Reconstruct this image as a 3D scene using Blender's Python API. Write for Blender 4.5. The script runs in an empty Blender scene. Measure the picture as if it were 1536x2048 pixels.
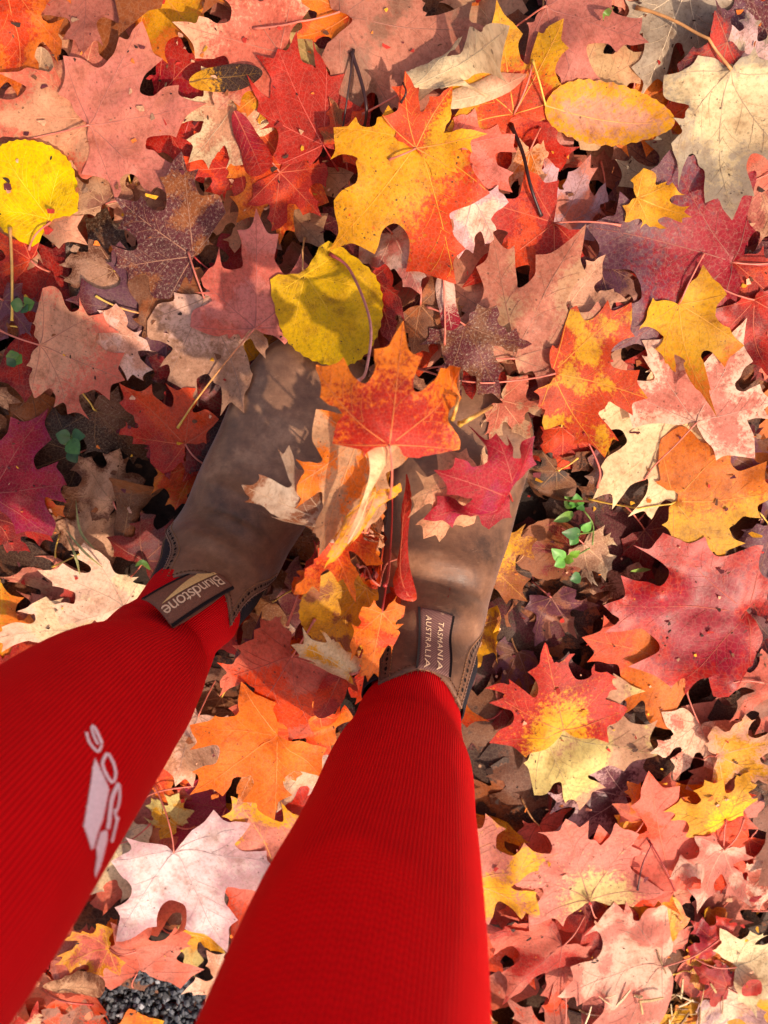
import bpy, bmesh, math, random
import numpy as np
from mathutils import Vector, Matrix
from mathutils.bvhtree import BVHTree
from mathutils.geometry import delaunay_2d_cdt

# ------------------------------------------------------------------ camera, sky, sun, exposure
SC = bpy.context.scene
COL = SC.collection
CAM_H, TILT, FPX = 0.80, math.radians(14.0), 1700.0      # camera height, tilt back towards the legs, focal length in photo pixels
W_PX, H_PX = 1536.0, 2048.0
cam_data = bpy.data.cameras.new('camera')
cam = bpy.data.objects.new('camera', cam_data); COL.objects.link(cam)
cam.location = (0, 0, CAM_H); cam.rotation_euler = (-TILT, 0, 0)
cam_data.sensor_fit = 'VERTICAL'; cam_data.sensor_height = 24.0; cam_data.sensor_width = 18.0
cam_data.lens = 24.0 * FPX / H_PX
cam_data.clip_start = 0.01; cam_data.clip_end = 500
cam_data.dof.use_dof = True; cam_data.dof.focus_distance = 0.70; cam_data.dof.aperture_fstop = 5.0
SC.camera = cam

SUN_ELEV = math.radians(53.0)
SUN_DIR = Vector((0.70, -0.714, 0)).normalized()          # horizontal direction towards the sun
world = bpy.data.worlds.new('World'); SC.world = world; world.use_nodes = True
wn = world.node_tree.nodes; wl = world.node_tree.links
for n in list(wn): wn.remove(n)
w_out = wn.new('ShaderNodeOutputWorld'); w_bg = wn.new('ShaderNodeBackground'); w_sky = wn.new('ShaderNodeTexSky')
w_sky.sky_type = 'NISHITA'; w_sky.sun_disc = False; w_sky.sun_elevation = SUN_ELEV
w_sky.dust_density = 3.5; w_sky.ozone_density = 0.4
w_sky.sun_rotation = math.atan2(SUN_DIR.x, SUN_DIR.y)
w_bg.inputs['Strength'].default_value = 0.15
wl.new(w_sky.outputs[0], w_bg.inputs['Color']); wl.new(w_bg.outputs[0], w_out.inputs['Surface'])
sun_data = bpy.data.lights.new('sun', 'SUN'); sun = bpy.data.objects.new('sun', sun_data); COL.objects.link(sun)
sun_data.energy = 2.7; sun_data.angle = math.radians(0.9); sun_data.color = (1.0, 0.93, 0.82)
to_sun = Vector((SUN_DIR.x*math.cos(SUN_ELEV), SUN_DIR.y*math.cos(SUN_ELEV), math.sin(SUN_ELEV)))
sun.rotation_euler = to_sun.to_track_quat('Z', 'Y').to_euler(); sun.location = (1.5, -3, 4)
SC.view_settings.view_transform = 'Standard'; SC.view_settings.look = 'None'
SC.view_settings.gamma = 1.0; SC.view_settings.use_curve_mapping = False
SC.view_settings.exposure = 0.62
SC.view_settings.use_white_balance = True; SC.view_settings.white_balance_temperature = 7900; SC.view_settings.white_balance_tint = 22
SC.render.engine = 'CYCLES'

# ------------------------------------------------------------------ helpers
CT, ST = math.cos(TILT), math.sin(TILT)
def ray(px, py):
    x = (px - W_PX/2)/FPX; y = -(py - H_PX/2)/FPX; z = -1.0
    return np.array([x, y*CT + z*ST, -y*ST + z*CT])      # one unit of depth along the optical axis
def unproject(px, py, z):                                # the point of height z seen at a photo pixel
    d = ray(px, py); t = (z - CAM_H)/d[2]
    return np.array([0, 0, CAM_H]) + d*t
def at_depth(px, py, depth):
    return np.array([0, 0, CAM_H]) + ray(px, py)*depth
def project(P):
    P = np.asarray(P, float); q = P - np.array([0, 0, CAM_H])
    yc = q[..., 1]*CT - q[..., 2]*ST; zc = q[..., 1]*ST + q[..., 2]*CT
    return np.stack([W_PX/2 + FPX*q[..., 0]/-zc, H_PX/2 - FPX*yc/-zc], -1)

def lin(c):
    return tuple(((v/255)/12.92 if v/255 <= 0.04045 else ((v/255+0.055)/1.055)**2.4) for v in c)
def smooth(a, b, x):
    t = np.clip((x-a)/(b-a), 0, 1); return t*t*(3-2*t)

def mesh_obj(name, verts, faces, mat, parent=None, kind=None, shade=True, uv=None, col=None, attrs=None, col2=None):
    me = bpy.data.meshes.new(name)
    verts = np.asarray(verts, float)
    me.from_pydata(verts.tolist(), [], [tuple(int(i) for i in f) for f in faces])
    if shade: me.polygons.foreach_set('use_smooth', [True]*len(me.polygons))
    if uv is not None:
        lay = me.uv_layers.new(name='UVMap')
        idx = np.empty(len(me.loops), int); me.loops.foreach_get('vertex_index', idx)
        lay.data.foreach_set('uv', np.asarray(uv, float)[idx].ravel())
    if col is not None:
        ca = me.color_attributes.new('Col', 'FLOAT_COLOR', 'POINT')
        ca.data.foreach_set('color', np.asarray(col, np.float32).ravel())
    if col2 is not None:
        ca = me.color_attributes.new('Col2', 'FLOAT_COLOR', 'POINT'); ca.data.foreach_set('color', np.asarray(col2, np.float32).ravel())
    for k, v in (attrs or {}).items():
        at = me.attributes.new(k, 'FLOAT', 'POINT')
        at.data.foreach_set('value', np.full(len(verts), v, np.float32) if np.isscalar(v) else np.asarray(v, np.float32))
    me.materials.append(mat); me.update()
    o = bpy.data.objects.new(name, me); COL.objects.link(o)
    if parent is not None: o.parent = parent
    if kind: o['kind'] = kind
    return o
def tag(o, label, cat, group=None):
    o['label'] = label; o['category'] = cat
    if group: o['group'] = group
    return o
def empty(name, loc=(0, 0, 0)):
    o = bpy.data.objects.new(name, None); COL.objects.link(o); o.location = loc
    o.empty_display_size = 0.02
    return o
def tube(path, radii, seg=6, cap=True):
    path = np.asarray(path, float); n = len(path); radii = np.broadcast_to(np.asarray(radii, float), (n,))
    T = np.gradient(path, axis=0); T /= np.linalg.norm(T, axis=1)[:, None] + 1e-12
    ref = np.array([0.31, 0.2, 0.93])
    V = []; F = []
    for i in range(n):
        a = np.cross(T[i], ref); a /= np.linalg.norm(a) + 1e-12; b = np.cross(T[i], a)
        for k in range(seg):
            an = 2*math.pi*k/seg
            V.append(path[i] + radii[i]*(a*math.cos(an) + b*math.sin(an)))
    for i in range(n-1):
        for k in range(seg):
            k2 = (k+1) % seg
            F.append((i*seg+k, i*seg+k2, (i+1)*seg+k2, (i+1)*seg+k))
    if cap:
        F.append(tuple(range(seg))[::-1]); F.append(tuple((n-1)*seg+k for k in range(seg)))
    return V, F
def grid_faces(nu, nv, close_u=False):
    F = []
    for i in range(nv-1):
        for k in range(nu if close_u else nu-1):
            k2 = (k+1) % nu
            F.append((i*nu+k, i*nu+k2, (i+1)*nu+k2, (i+1)*nu+k))
    return F
def join(parts):
    V = []; F = []
    for v, f in parts:
        o = len(V); V += [tuple(p) for p in v]; F += [tuple(i+o for i in q) for q in f]
    return V, F

# ------------------------------------------------------------------ materials
def new_mat(name):
    m = bpy.data.materials.new(name); m.use_nodes = True
    nt = m.node_tree; b = nt.nodes['Principled BSDF']
    return m, nt, b
def N(nt, typ, **kw):
    n = nt.nodes.new(typ)
    for k, v in kw.items():
        if k in n.inputs: n.inputs[k].default_value = v
        else: setattr(n, k, v)
    return n
def ramp(nt, stops, fac):
    r = nt.nodes.new('ShaderNodeValToRGB'); e = r.color_ramp.elements
    while len(e) > 1: e.remove(e[-1])
    e[0].position = stops[0][0]; e[0].color = (*stops[0][1], 1) if len(stops[0][1]) == 3 else stops[0][1]
    for p, c in stops[1:]:
        q = e.new(p); q.color = (*c, 1)
    nt.links.new(fac, r.inputs[0]); return r
def mixc(nt, fac, a, b, blend='MIX'):
    m = nt.nodes.new('ShaderNodeMix'); m.data_type = 'RGBA'; m.blend_type = blend
    for sock, v in ((m.inputs[0], fac), (m.inputs[6], a), (m.inputs[7], b)):
        if hasattr(v, 'links') or isinstance(v, bpy.types.NodeSocket): nt.links.new(v, sock)
        elif isinstance(v, (int, float)): sock.default_value = v
        else: sock.default_value = (*v, 1)
    return m.outputs[2]
def math_n(nt, op, a, b=None):
    m = nt.nodes.new('ShaderNodeMath'); m.operation = op
    for i, v in enumerate((a, b)):
        if v is None: continue
        if isinstance(v, bpy.types.NodeSocket): nt.links.new(v, m.inputs[i])
        else: m.inputs[i].default_value = v
    return m.outputs[0]

def leaf_material():
    m, nt, b = new_mat('leaf_blade'); L = nt.links
    col = N(nt, 'ShaderNodeAttribute', attribute_name='Col'); uv = N(nt, 'ShaderNodeUVMap')
    spk = N(nt, 'ShaderNodeAttribute', attribute_name='speck'); frs = N(nt, 'ShaderNodeAttribute', attribute_name='frost')
    n1 = N(nt, 'ShaderNodeTexNoise', Scale=5.0, Detail=5.0, Roughness=0.65); L.new(uv.outputs[0], n1.inputs['Vector'])
    n2 = N(nt, 'ShaderNodeTexNoise', Scale=26.0, Detail=3.0, Roughness=0.7); L.new(uv.outputs[0], n2.inputs['Vector'])
    n3 = N(nt, 'ShaderNodeTexNoise', Scale=44.0, Detail=3.0, Roughness=0.65); L.new(uv.outputs[0], n3.inputs['Vector'])
    n4 = N(nt, 'ShaderNodeTexNoise', Scale=9.0, Detail=2.0); L.new(uv.outputs[0], n4.inputs['Vector'])
    r1 = ramp(nt, [(0.28, (0.60, 0.50, 0.44)), (0.48, (1, 1, 1)), (0.72, (1.10, 1.18, 1.22))], n1.outputs[0])
    # the second colour comes in by blotches and specks, not as a smooth blend; its share is in the alpha of Col2
    cb = N(nt, 'ShaderNodeAttribute', attribute_name='Col2')
    n7 = N(nt, 'ShaderNodeTexNoise', Scale=11.0, Detail=4.0, Roughness=0.7); L.new(uv.outputs[0], n7.inputs['Vector'])
    fm = math_n(nt, 'ADD', cb.outputs['Alpha'], math_n(nt, 'MULTIPLY', math_n(nt, 'SUBTRACT', n7.outputs[0], 0.5), 1.5))
    fm = math_n(nt, 'ADD', fm, math_n(nt, 'MULTIPLY', math_n(nt, 'SUBTRACT', n2.outputs[0], 0.5), 2.0))
    fr_ = ramp(nt, [(0.24, (0, 0, 0)), (0.76, (1, 1, 1))], fm)
    c0 = mixc(nt, fr_.outputs[0], col.outputs[0], cb.outputs[0])
    c = mixc(nt, 1.0, c0, r1.outputs[0], 'MULTIPLY')
    r2 = ramp(nt, [(0.3, (0.70, 0.66, 0.62)), (0.5, (1, 1, 1)), (0.7, (1.12, 1.12, 1.12))], n2.outputs[0])
    c = mixc(nt, 1.0, c, r2.outputs[0], 'MULTIPLY')
    # fine net of veins
    vo = N(nt, 'ShaderNodeTexVoronoi', Scale=30.0, feature='DISTANCE_TO_EDGE'); L.new(uv.outputs[0], vo.inputs['Vector'])
    net = ramp(nt, [(0.0, (1, 1, 1)), (0.09, (0, 0, 0))], vo.outputs['Distance'])
    c = mixc(nt, math_n(nt, 'MULTIPLY', net.outputs[0], 0.09), c, (0.75, 0.55, 0.36))
    # dark fungus specks, in clusters
    th = ramp(nt, [(0.60, (0, 0, 0)), (0.64, (1, 1, 1))], n3.outputs[0])
    cl = ramp(nt, [(0.42, (0, 0, 0)), (0.60, (1, 1, 1))], n4.outputs[0])
    f = math_n(nt, 'MULTIPLY', math_n(nt, 'MULTIPLY', th.outputs[0], cl.outputs[0]), spk.outputs['Fac'])
    c = mixc(nt, f, c, (0.035, 0.02, 0.012))
    # pale dusty flecks on old leaves
    n5 = N(nt, 'ShaderNodeTexNoise', Scale=34.0, Detail=5.0, Roughness=0.75); L.new(uv.outputs[0], n5.inputs['Vector'])
    fr = ramp(nt, [(0.53, (0, 0, 0)), (0.66, (1, 1, 1))], n5.outputs[0])
    c = mixc(nt, math_n(nt, 'MULTIPLY', fr.outputs[0], frs.outputs['Fac']), c, (0.56, 0.42, 0.30))
    # brown decayed blotches and pin-point dots
    n6 = N(nt, 'ShaderNodeTexNoise', Scale=3.1, Detail=6.0, Roughness=0.72); L.new(uv.outputs[0], n6.inputs['Vector'])
    bl = ramp(nt, [(0.56, (0, 0, 0)), (0.70, (1, 1, 1))], n6.outputs[0])
    c = mixc(nt, math_n(nt, 'MULTIPLY', bl.outputs[0], 0.42), c, mixc(nt, 1.0, c, (0.52, 0.36, 0.26), 'MULTIPLY'))
    v2 = N(nt, 'ShaderNodeTexVoronoi', Scale=15.0); L.new(uv.outputs[0], v2.inputs['Vector'])
    dots = math_n(nt, 'MULTIPLY', math_n(nt, 'LESS_THAN', v2.outputs['Distance'], 0.13), math_n(nt, 'GREATER_THAN', n4.outputs[0], 0.53))
    c = mixc(nt, math_n(nt, 'MULTIPLY', dots, math_n(nt, 'MINIMUM', math_n(nt, 'MULTIPLY', spk.outputs['Fac'], 2.2), 0.85)), c, (0.05, 0.025, 0.015))
    hs = N(nt, 'ShaderNodeHueSaturation', Saturation=1.02, Value=1.0); L.new(c, hs.inputs['Color'])
    L.new(hs.outputs[0], b.inputs['Base Color']); L.new(col.outputs['Alpha'], b.inputs['Roughness'])
    b.inputs['Specular IOR Level'].default_value = 0.38
    bu = N(nt, 'ShaderNodeBump', Strength=0.28, Distance=0.0009)
    h = math_n(nt, 'ADD', n2.outputs[0], math_n(nt, 'MULTIPLY', net.outputs[0], -0.10))
    h = math_n(nt, 'ADD', h, n1.outputs[0])
    L.new(h, bu.inputs['Height']); L.new(bu.outputs[0], b.inputs['Normal'])
    tr = N(nt, 'ShaderNodeBsdfTranslucent'); L.new(hs.outputs[0], tr.inputs['Color']); L.new(bu.outputs[0], tr.inputs['Normal'])
    mx = N(nt, 'ShaderNodeMixShader'); mx.inputs[0].default_value = 0.30
    out = nt.nodes['Material Output']
    L.new(b.outputs[0], mx.inputs[1]); L.new(tr.outputs[0], mx.inputs[2]); L.new(mx.outputs[0], out.inputs['Surface'])
    return m
def attr_material(name, rough=0.6, noise=0.3, scale=300.0):
    m, nt, b = new_mat(name); L = nt.links
    col = N(nt, 'ShaderNodeAttribute', attribute_name='Col'); tc = N(nt, 'ShaderNodeTexCoord')
    n1 = N(nt, 'ShaderNodeTexNoise', Scale=scale, Detail=3.0); L.new(tc.outputs['Object'], n1.inputs['Vector'])
    r = ramp(nt, [(0.3, (1-noise,)*3), (0.7, (1+noise,)*3)], n1.outputs[0])
    L.new(mixc(nt, 1.0, col.outputs[0], r.outputs[0], 'MULTIPLY'), b.inputs['Base Color'])
    b.inputs['Roughness'].default_value = rough
    return m
def plain(name, c, rough=0.6, noise=0.25, scale=400.0, spec=0.4, bump=0.0):
    m, nt, b = new_mat(name); L = nt.links; tc = N(nt, 'ShaderNodeTexCoord')
    n1 = N(nt, 'ShaderNodeTexNoise', Scale=scale, Detail=3.0); L.new(tc.outputs['Object'], n1.inputs['Vector'])
    c = lin(c)
    r = ramp(nt, [(0.3, tuple(v*(1-noise) for v in c)), (0.7, tuple(v*(1+noise) for v in c))], n1.outputs[0])
    L.new(r.outputs[0], b.inputs['Base Color']); b.inputs['Roughness'].default_value = rough
    b.inputs['Specular IOR Level'].default_value = spec
    if bump:
        bu = N(nt, 'ShaderNodeBump', Strength=bump, Distance=0.001); L.new(n1.outputs[0], bu.inputs['Height']); L.new(bu.outputs[0], b.inputs['Normal'])
    return m
def leather_material():
    m, nt, b = new_mat('waxed_leather'); L = nt.links; tc = N(nt, 'ShaderNodeTexCoord')
    mp = N(nt, 'ShaderNodeMapping'); L.new(tc.outputs['Object'], mp.inputs['Vector'])
    n1 = N(nt, 'ShaderNodeTexNoise', Scale=15.0, Detail=8.0, Roughness=0.68, Distortion=0.15); L.new(mp.outputs[0], n1.inputs['Vector'])
    n2 = N(nt, 'ShaderNodeTexNoise', Scale=130.0, Detail=4.0, Roughness=0.7); L.new(mp.outputs[0], n2.inputs['Vector'])
    mp2 = N(nt, 'ShaderNodeMapping'); mp2.inputs['Scale'].default_value = (70, 520, 70); mp2.inputs['Rotation'].default_value = (0.2, 0.1, 0.5)
    L.new(tc.outputs['Object'], mp2.inputs['Vector'])
    n3 = N(nt, 'ShaderNodeTexNoise', Scale=1.0, Detail=5.0, Roughness=0.75, Distortion=1.4); L.new(mp2.outputs[0], n3.inputs['Vector'])
    r1 = ramp(nt, [(0.28, lin((52, 35, 26))), (0.44, lin((110, 75, 54))), (0.58, lin((134, 96, 71))), (0.72, lin((172, 132, 102)))], n1.outputs[0])
    r2 = ramp(nt, [(0.3, (0.78,)*3), (0.7, (1.22,)*3)], n2.outputs[0])
    c = mixc(nt, 1.0, r1.outputs[0], r2.outputs[0], 'MULTIPLY')
    r3 = ramp(nt, [(0.60, (0, 0, 0)), (0.74, (1, 1, 1))], n3.outputs[0])
    c = mixc(nt, math_n(nt, 'MULTIPLY', r3.outputs[0], 0.6), c, lin((170, 134, 108)))
    L.new(c, b.inputs['Base Color'])
    rr = ramp(nt, [(0.3, (0.40,)*3), (0.7, (0.60,)*3)], n2.outputs[0]); L.new(rr.outputs[0], b.inputs['Roughness'])
    b.inputs['Specular IOR Level'].default_value = 0.45
    b.inputs['Sheen Weight'].default_value = 0.25; b.inputs['Sheen Roughness'].default_value = 0.4
    bu = N(nt, 'ShaderNodeBump', Strength=0.35, Distance=0.0012)
    L.new(math_n(nt, 'ADD', n2.outputs[0], math_n(nt, 'MULTIPLY', n3.outputs[0], 0.6)), bu.inputs['Height']); L.new(bu.outputs[0], b.inputs['Normal'])
    return m
def rib_material(name, c1, c2, ribs, rough=0.8, sheen=0.3, weave=None, bump=0.6, dist=0.0009):
    """knitted ribs running along v; the uv's u counts once round the tube"""
    m, nt, b = new_mat(name); L = nt.links; uv = N(nt, 'ShaderNodeUVMap')
    sep = N(nt, 'ShaderNodeSeparateXYZ'); L.new(uv.outputs[0], sep.inputs[0])
    u = math_n(nt, 'MULTIPLY', sep.outputs[0], ribs*2*math.pi)
    s = math_n(nt, 'ADD', math_n(nt, 'MULTIPLY', math_n(nt, 'SINE', u), 0.5), 0.5)
    v = math_n(nt, 'SINE', math_n(nt, 'MULTIPLY', sep.outputs[1], 2*math.pi*900))
    h = math_n(nt, 'ADD', s, math_n(nt, 'MULTIPLY', v, 0.12))
    if weave:                       # a panel knitted crosswise (u0, half width, v from)
        u0, hw, v0 = weave
        du = math_n(nt, 'ABSOLUTE', math_n(nt, 'SUBTRACT', sep.outputs[0], u0))
        dd = math_n(nt, 'ADD', du, math_n(nt, 'MULTIPLY', math_n(nt, 'POWER', math_n(nt, 'MAXIMUM', math_n(nt, 'SUBTRACT', v0+0.05, sep.outputs[1]), 0.0), 2.0), 40.0))
        mk = math_n(nt, 'MINIMUM', math_n(nt, 'MAXIMUM', math_n(nt, 'MULTIPLY', math_n(nt, 'SUBTRACT', hw, dd), 14.0), 0.0), 1.0)
        cross = math_n(nt, 'SINE', math_n(nt, 'ADD', math_n(nt, 'MULTIPLY', sep.outputs[1], 2*math.pi*230), math_n(nt, 'MULTIPLY', math_n(nt, 'SINE', math_n(nt, 'MULTIPLY', sep.outputs[0], 2*math.pi*70)), 1.2)))
        cross = math_n(nt, 'ADD', math_n(nt, 'ADD', math_n(nt, 'MULTIPLY', cross, 0.16), 0.31), math_n(nt, 'MULTIPLY', h, 0.4))
        mm = nt.nodes.new('ShaderNodeMix'); L.new(mk, mm.inputs[0]); L.new(h, mm.inputs[2]); L.new(cross, mm.inputs[3]); h = mm.outputs[0]
    nz = N(nt, 'ShaderNodeTexNoise', Scale=60.0, Detail=4.0)
    tc = N(nt, 'ShaderNodeTexCoord'); L.new(tc.outputs['Object'], nz.inputs['Vector'])
    f = math_n(nt, 'ADD', math_n(nt, 'MULTIPLY', h, 0.75), math_n(nt, 'MULTIPLY', nz.outputs[0], 0.3))
    L.new(mixc(nt, f, lin(c1), lin(c2)), b.inputs['Base Color'])
    b.inputs['Roughness'].default_value = rough; b.inputs['Specular IOR Level'].default_value = 0.2
    b.inputs['Sheen Weight'].default_value = sheen; b.inputs['Sheen Roughness'].default_value = 0.5
    b.inputs['Sheen Tint'].default_value = (*lin(c2), 1)
    bu = N(nt, 'ShaderNodeBump', Strength=bump, Distance=dist); L.new(h, bu.inputs['Height']); L.new(bu.outputs[0], b.inputs['Normal'])
    return m
def soil_material():
    m, nt, b = new_mat('leaf_litter_soil'); L = nt.links; tc = N(nt, 'ShaderNodeTexCoord')
    n1 = N(nt, 'ShaderNodeTexNoise', Scale=60.0, Detail=8.0, Roughness=0.7); L.new(tc.outputs['Object'], n1.inputs['Vector'])
    v = N(nt, 'ShaderNodeTexVoronoi', Scale=13.0, Randomness=1.0); L.new(tc.outputs['Object'], v.inputs['Vector'])
    sep = N(nt, 'ShaderNodeSeparateColor'); L.new(v.outputs['Color'], sep.inputs[0])
    leafy = ramp(nt, [(0.0, lin((70, 40, 28))), (0.3, lin((120, 66, 40))), (0.5, lin((165, 70, 40))), (0.7, lin((190, 110, 70))), (1.0, lin((90, 44, 36)))], sep.outputs[0])
    soil = ramp(nt, [(0.3, lin((20, 14, 11))), (0.55, lin((44, 30, 22))), (0.75, lin((78, 56, 40)))], n1.outputs[0])
    # bare soil near the origin, fallen leaves further off where they are too small to be told apart
    ln = N(nt, 'ShaderNodeVectorMath', operation='LENGTH'); L.new(tc.outputs['Object'], ln.inputs[0])
    far = ramp(nt, [(0.0, (0, 0, 0)), (1.0, (1, 1, 1))], math_n(nt, 'MULTIPLY', math_n(nt, 'SUBTRACT', ln.outputs['Value'], 1.5), 1.2))
    L.new(mixc(nt, far.outputs[0], soil.outputs[0], leafy.outputs[0]), b.inputs['Base Color'])
    b.inputs['Roughness'].default_value = 0.9
    bu = N(nt, 'ShaderNodeBump', Strength=0.8, Distance=0.006); L.new(n1.outputs[0], bu.inputs['Height']); L.new(bu.outputs[0], b.inputs['Normal'])
    return m
M_LEAF = leaf_material()
M_VEIN = attr_material('leaf_vein', 0.6, 0.15, 200.0)
M_STEM = attr_material('leaf_stem', 0.45, 0.2, 150.0)
M_SOIL = soil_material()
# ------------------------------------------------------------------ ground
gv = []; gf = []
gs = [-40, -12, -4, -2, 2, 4, 12, 40]
for y in gs:
    for x in gs: gv.append((x, y, -0.004))
mesh_obj('ground', gv, grid_faces(len(gs), len(gs)), M_SOIL, kind='structure', shade=False)

# ------------------------------------------------------------------ boots
M_LEATHER = leather_material()
M_GORE = rib_material('elastic_gore', (16, 17, 22), (44, 46, 54), 46, rough=0.85, sheen=0.1, bump=0.5, dist=0.0006)
M_SOLE = plain('boot_sole', (34, 34, 40), 0.6, 0.2, 300)
M_RAW = plain('raw_leather_edge', (128, 94, 72), 0.9, 0.35, 500, bump=0.6)
M_LINING = plain('boot_lining', (30, 24, 22), 0.95, 0.2, 300)
M_THREAD = plain('tan_thread', (150, 104, 66), 0.7, 0.2, 600)
M_THREAD_D = plain('brown_thread', (96, 62, 42), 0.7, 0.2, 600)
M_HOLE = plain('punched_hole', (16, 11, 9), 0.9, 0.1, 300)
M_TAB = plain('woven_tab_dark', (122, 80, 62), 0.85, 0.2, 900, bump=0.5)
M_TAB_P = rib_material('woven_tab_twill', (88, 58, 54), (134, 98, 92), 30, rough=0.8, sheen=0.2, bump=0.4, dist=0.0005)
M_TAB_E = plain('woven_tab_border', (26, 18, 20), 0.9, 0.2, 900, bump=0.5)
M_LETTER = plain('woven_letters_cream', (226, 196, 160), 0.8, 0.15, 900)
M_LOGO = plain('woven_mark_tan', (222, 184, 120), 0.8, 0.15, 900)

RING = dict(
 Fy=[.2835,.276,.257,.228,.193,.164,.142,.125,.115,.110,.1075,.105,.102,.096],
 Fz=[.036,.050,.063,.070,.079,.092,.107,.121,.134,.145,.155,.166,.182,.206],
 By=[.2835,.2765,.257,.228,.193,.157,.115,.070,.028,.006,.004,.010,.013,.012],
 Bz=[.020,.017,.016,.016,.016,.016,.016,.016,.020,.045,.075,.110,.147,.190],
 w =[.013,.040,.055,.0615,.0620,.0600,.0575,.0560,.0550,.0545,.0540,.0525,.0500,.0470],
 p =[.80,.80,.82,.84,.85,.86,.87,.88,.91,.94,.97,1,1,1],
 q =[.62,.60,.58,.58,.58,.60,.64,.70,.80,.90,.97,1,1,1],
 ln=[0,0,0,0,0,0,.05,.16,.34,.52,.68,.82,.94,1.0])
NR = 13.0
def ring_val(key, s):
    a = np.asarray(RING[key], float); s = np.clip(np.asarray(s, float), 0, NR)
    i = np.clip(np.floor(s).astype(int), 0, len(a)-2); t = s - i
    p0 = a[np.clip(i-1, 0, len(a)-1)]; p1 = a[i]; p2 = a[i+1]; p3 = a[np.clip(i+2, 0, len(a)-1)]
    return 0.5*((2*p1) + (-p0+p2)*t + (2*p0-5*p1+4*p2-p3)*t*t + (-p0+3*p1-3*p2+p3)*t**3)
class Boot:
    def __init__(self, pos, heading, side, lean, scale=1.0, twist=0.0, wt=1.0, outer=1.0):
        self.wt = wt; self.outer = outer
        self.pos = np.array([*pos, 0.0]); self.h = math.radians(heading); self.side = side
        self.lean = math.radians(lean); self.sc = scale; self.tw = math.radians(twist)
    def local(self, s, phi, off=0.0):
        s = np.asarray(s, float); phi = np.asarray(phi, float)
        s, phi = np.broadcast_arrays(s, phi)
        phi = phi + self.tw*self.side*smooth(7, 12, s)     # the shaft turns a little against the foot
        over = np.maximum(s-NR, 0)                        # past the top the shaft simply goes on
        Fy, Fz, By, Bz, w = [ring_val(k, s) for k in ('Fy', 'Fz', 'By', 'Bz', 'w')]
        Fz = Fz + over*.022; Fy = Fy - over*.005; Bz = Bz + over*.022; By = By - over*.004; w = w + over*.002
        w = w*(1-(1-self.wt)*smooth(9.5, 12.5, s))
        p, q, ln = [ring_val(k, s) for k in ('p', 'q', 'ln')]
        cs, sn = np.cos(phi), np.sin(phi)
        # the leather folds over the instep and wrinkles softly
        crease = .0052*np.exp(-((s-6.6)/.42)**2)*np.exp(-(phi/.9)**2) - .0044*np.exp(-((s-7.5)/.35)**2)*np.exp(-(phi/1.0)**2) \
               + .0019*np.sin(s*2.1+phi*1.7+self.side)*smooth(3, 6, s) + .0013*np.sin(phi*3.1+s*1.3+2*self.side)
        pw = np.where(cs >= 0, p, q)
        ca = np.sign(cs)*np.abs(cs)**pw; sa = np.sign(sn)*np.abs(sn)**np.where(cs >= 0, p, q)
        Cy, Cz = (Fy+By)/2, (Fz+Bz)/2; Ay, Az = (Fy-By)/2, (Fz-Bz)/2
        al = np.sqrt(Ay**2+Az**2) + 1e-9
        k = 1 + (off+crease)/al; kw = 1 + (off+crease*.6)/np.maximum(w, .01)
        x = w*kw*sa; y = Cy + Ay*k*ca; z = Cz + Az*k*ca
        x = x - .014*np.clip(y/.28, 0, 1.1)**2*1.0 + .004*smooth(.15, .25, y)     # toes turn inwards
        an = self.lean*ln; py, pz = .080, .075
        dy, dz = y-py, z-pz
        y2 = py + dy*np.cos(an) - dz*np.sin(an); z2 = pz + dz*np.cos(an) + dy*np.sin(an)
        return np.stack([x, y2, z2], -1)
    def world(self, P):
        P = np.asarray(P, float)*self.sc
        x = P[..., 0]*self.side; y = P[..., 1]; c, s = math.cos(self.h), math.sin(self.h)
        return np.stack([x*c + y*s, -x*s + y*c, P[..., 2]], -1) + self.pos
    def axis(self, s): return (self.at(s, 0.0) + self.at(s, math.pi))/2
    def at(self, s, phi, off=0.0): return self.world(self.local(s, phi, off))
    def gore(self, s, sd=-1):                            # half angle of the elastic at the side (sd > 0: the outer side)
        return math.radians(42)*smooth(7.6, 11.9, np.asarray(s, float))**0.8*np.where(np.asarray(sd) > 0, self.outer, 1.0)
    def s_top(self, t):                                  # t -1..1 across the front panel: dips in the middle, rises to the corners
        return NR + .10 - .62*np.maximum(np.cos(np.asarray(t)*math.pi/2), 0)**1.4

def patch(B, nu, nv, fun, off, thick, name, mat, parent, raw=None, uvf=None):
    """a sheet of the shaft with real thickness; fun(t in -1..1, r in 0..1) -> (s, phi)"""
    SP = [fun(-1 + 2*i/(nu-1), j/(nv-1)) for j in range(nv) for i in range(nu)]; n = len(SP)
    UV = [uvf(-1 + 2*i/(nu-1), j/(nv-1)) if uvf else (SP[j*nu+i][1]/(2*math.pi), SP[j*nu+i][0]/30) for j in range(nv) for i in range(nu)]*2
    sa, pa = np.array(SP).T
    V = np.vstack([B.at(sa, pa, off), B.at(sa, pa, off-thick)])
    F = grid_faces(nu, nv); F2 = [tuple(i+n for i in f)[::-1] for f in F]
    rim = []
    bd = [i for i in range(nu)] + [j*nu+nu-1 for j in range(1, nv)] + [(nv-1)*nu+i for i in range(nu-2, -1, -1)] + [j*nu for j in range(nv-2, 0, -1)]
    for a, b in zip(bd, bd[1:]+bd[:1]): rim.append((b, a, a+n, b+n))
    fl = B.side > 0
    fx = lambda f: f if not fl else f[::-1]
    o = mesh_obj(name, V, [fx(f) for f in F+F2+rim], mat, parent, uv=UV)
    if raw is not None:
        o.data.materials.append(raw); k = len(F)+len(F2)
        for p in o.data.polygons[k:]: p.material_index = 1; p.use_smooth = False
    return o

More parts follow.
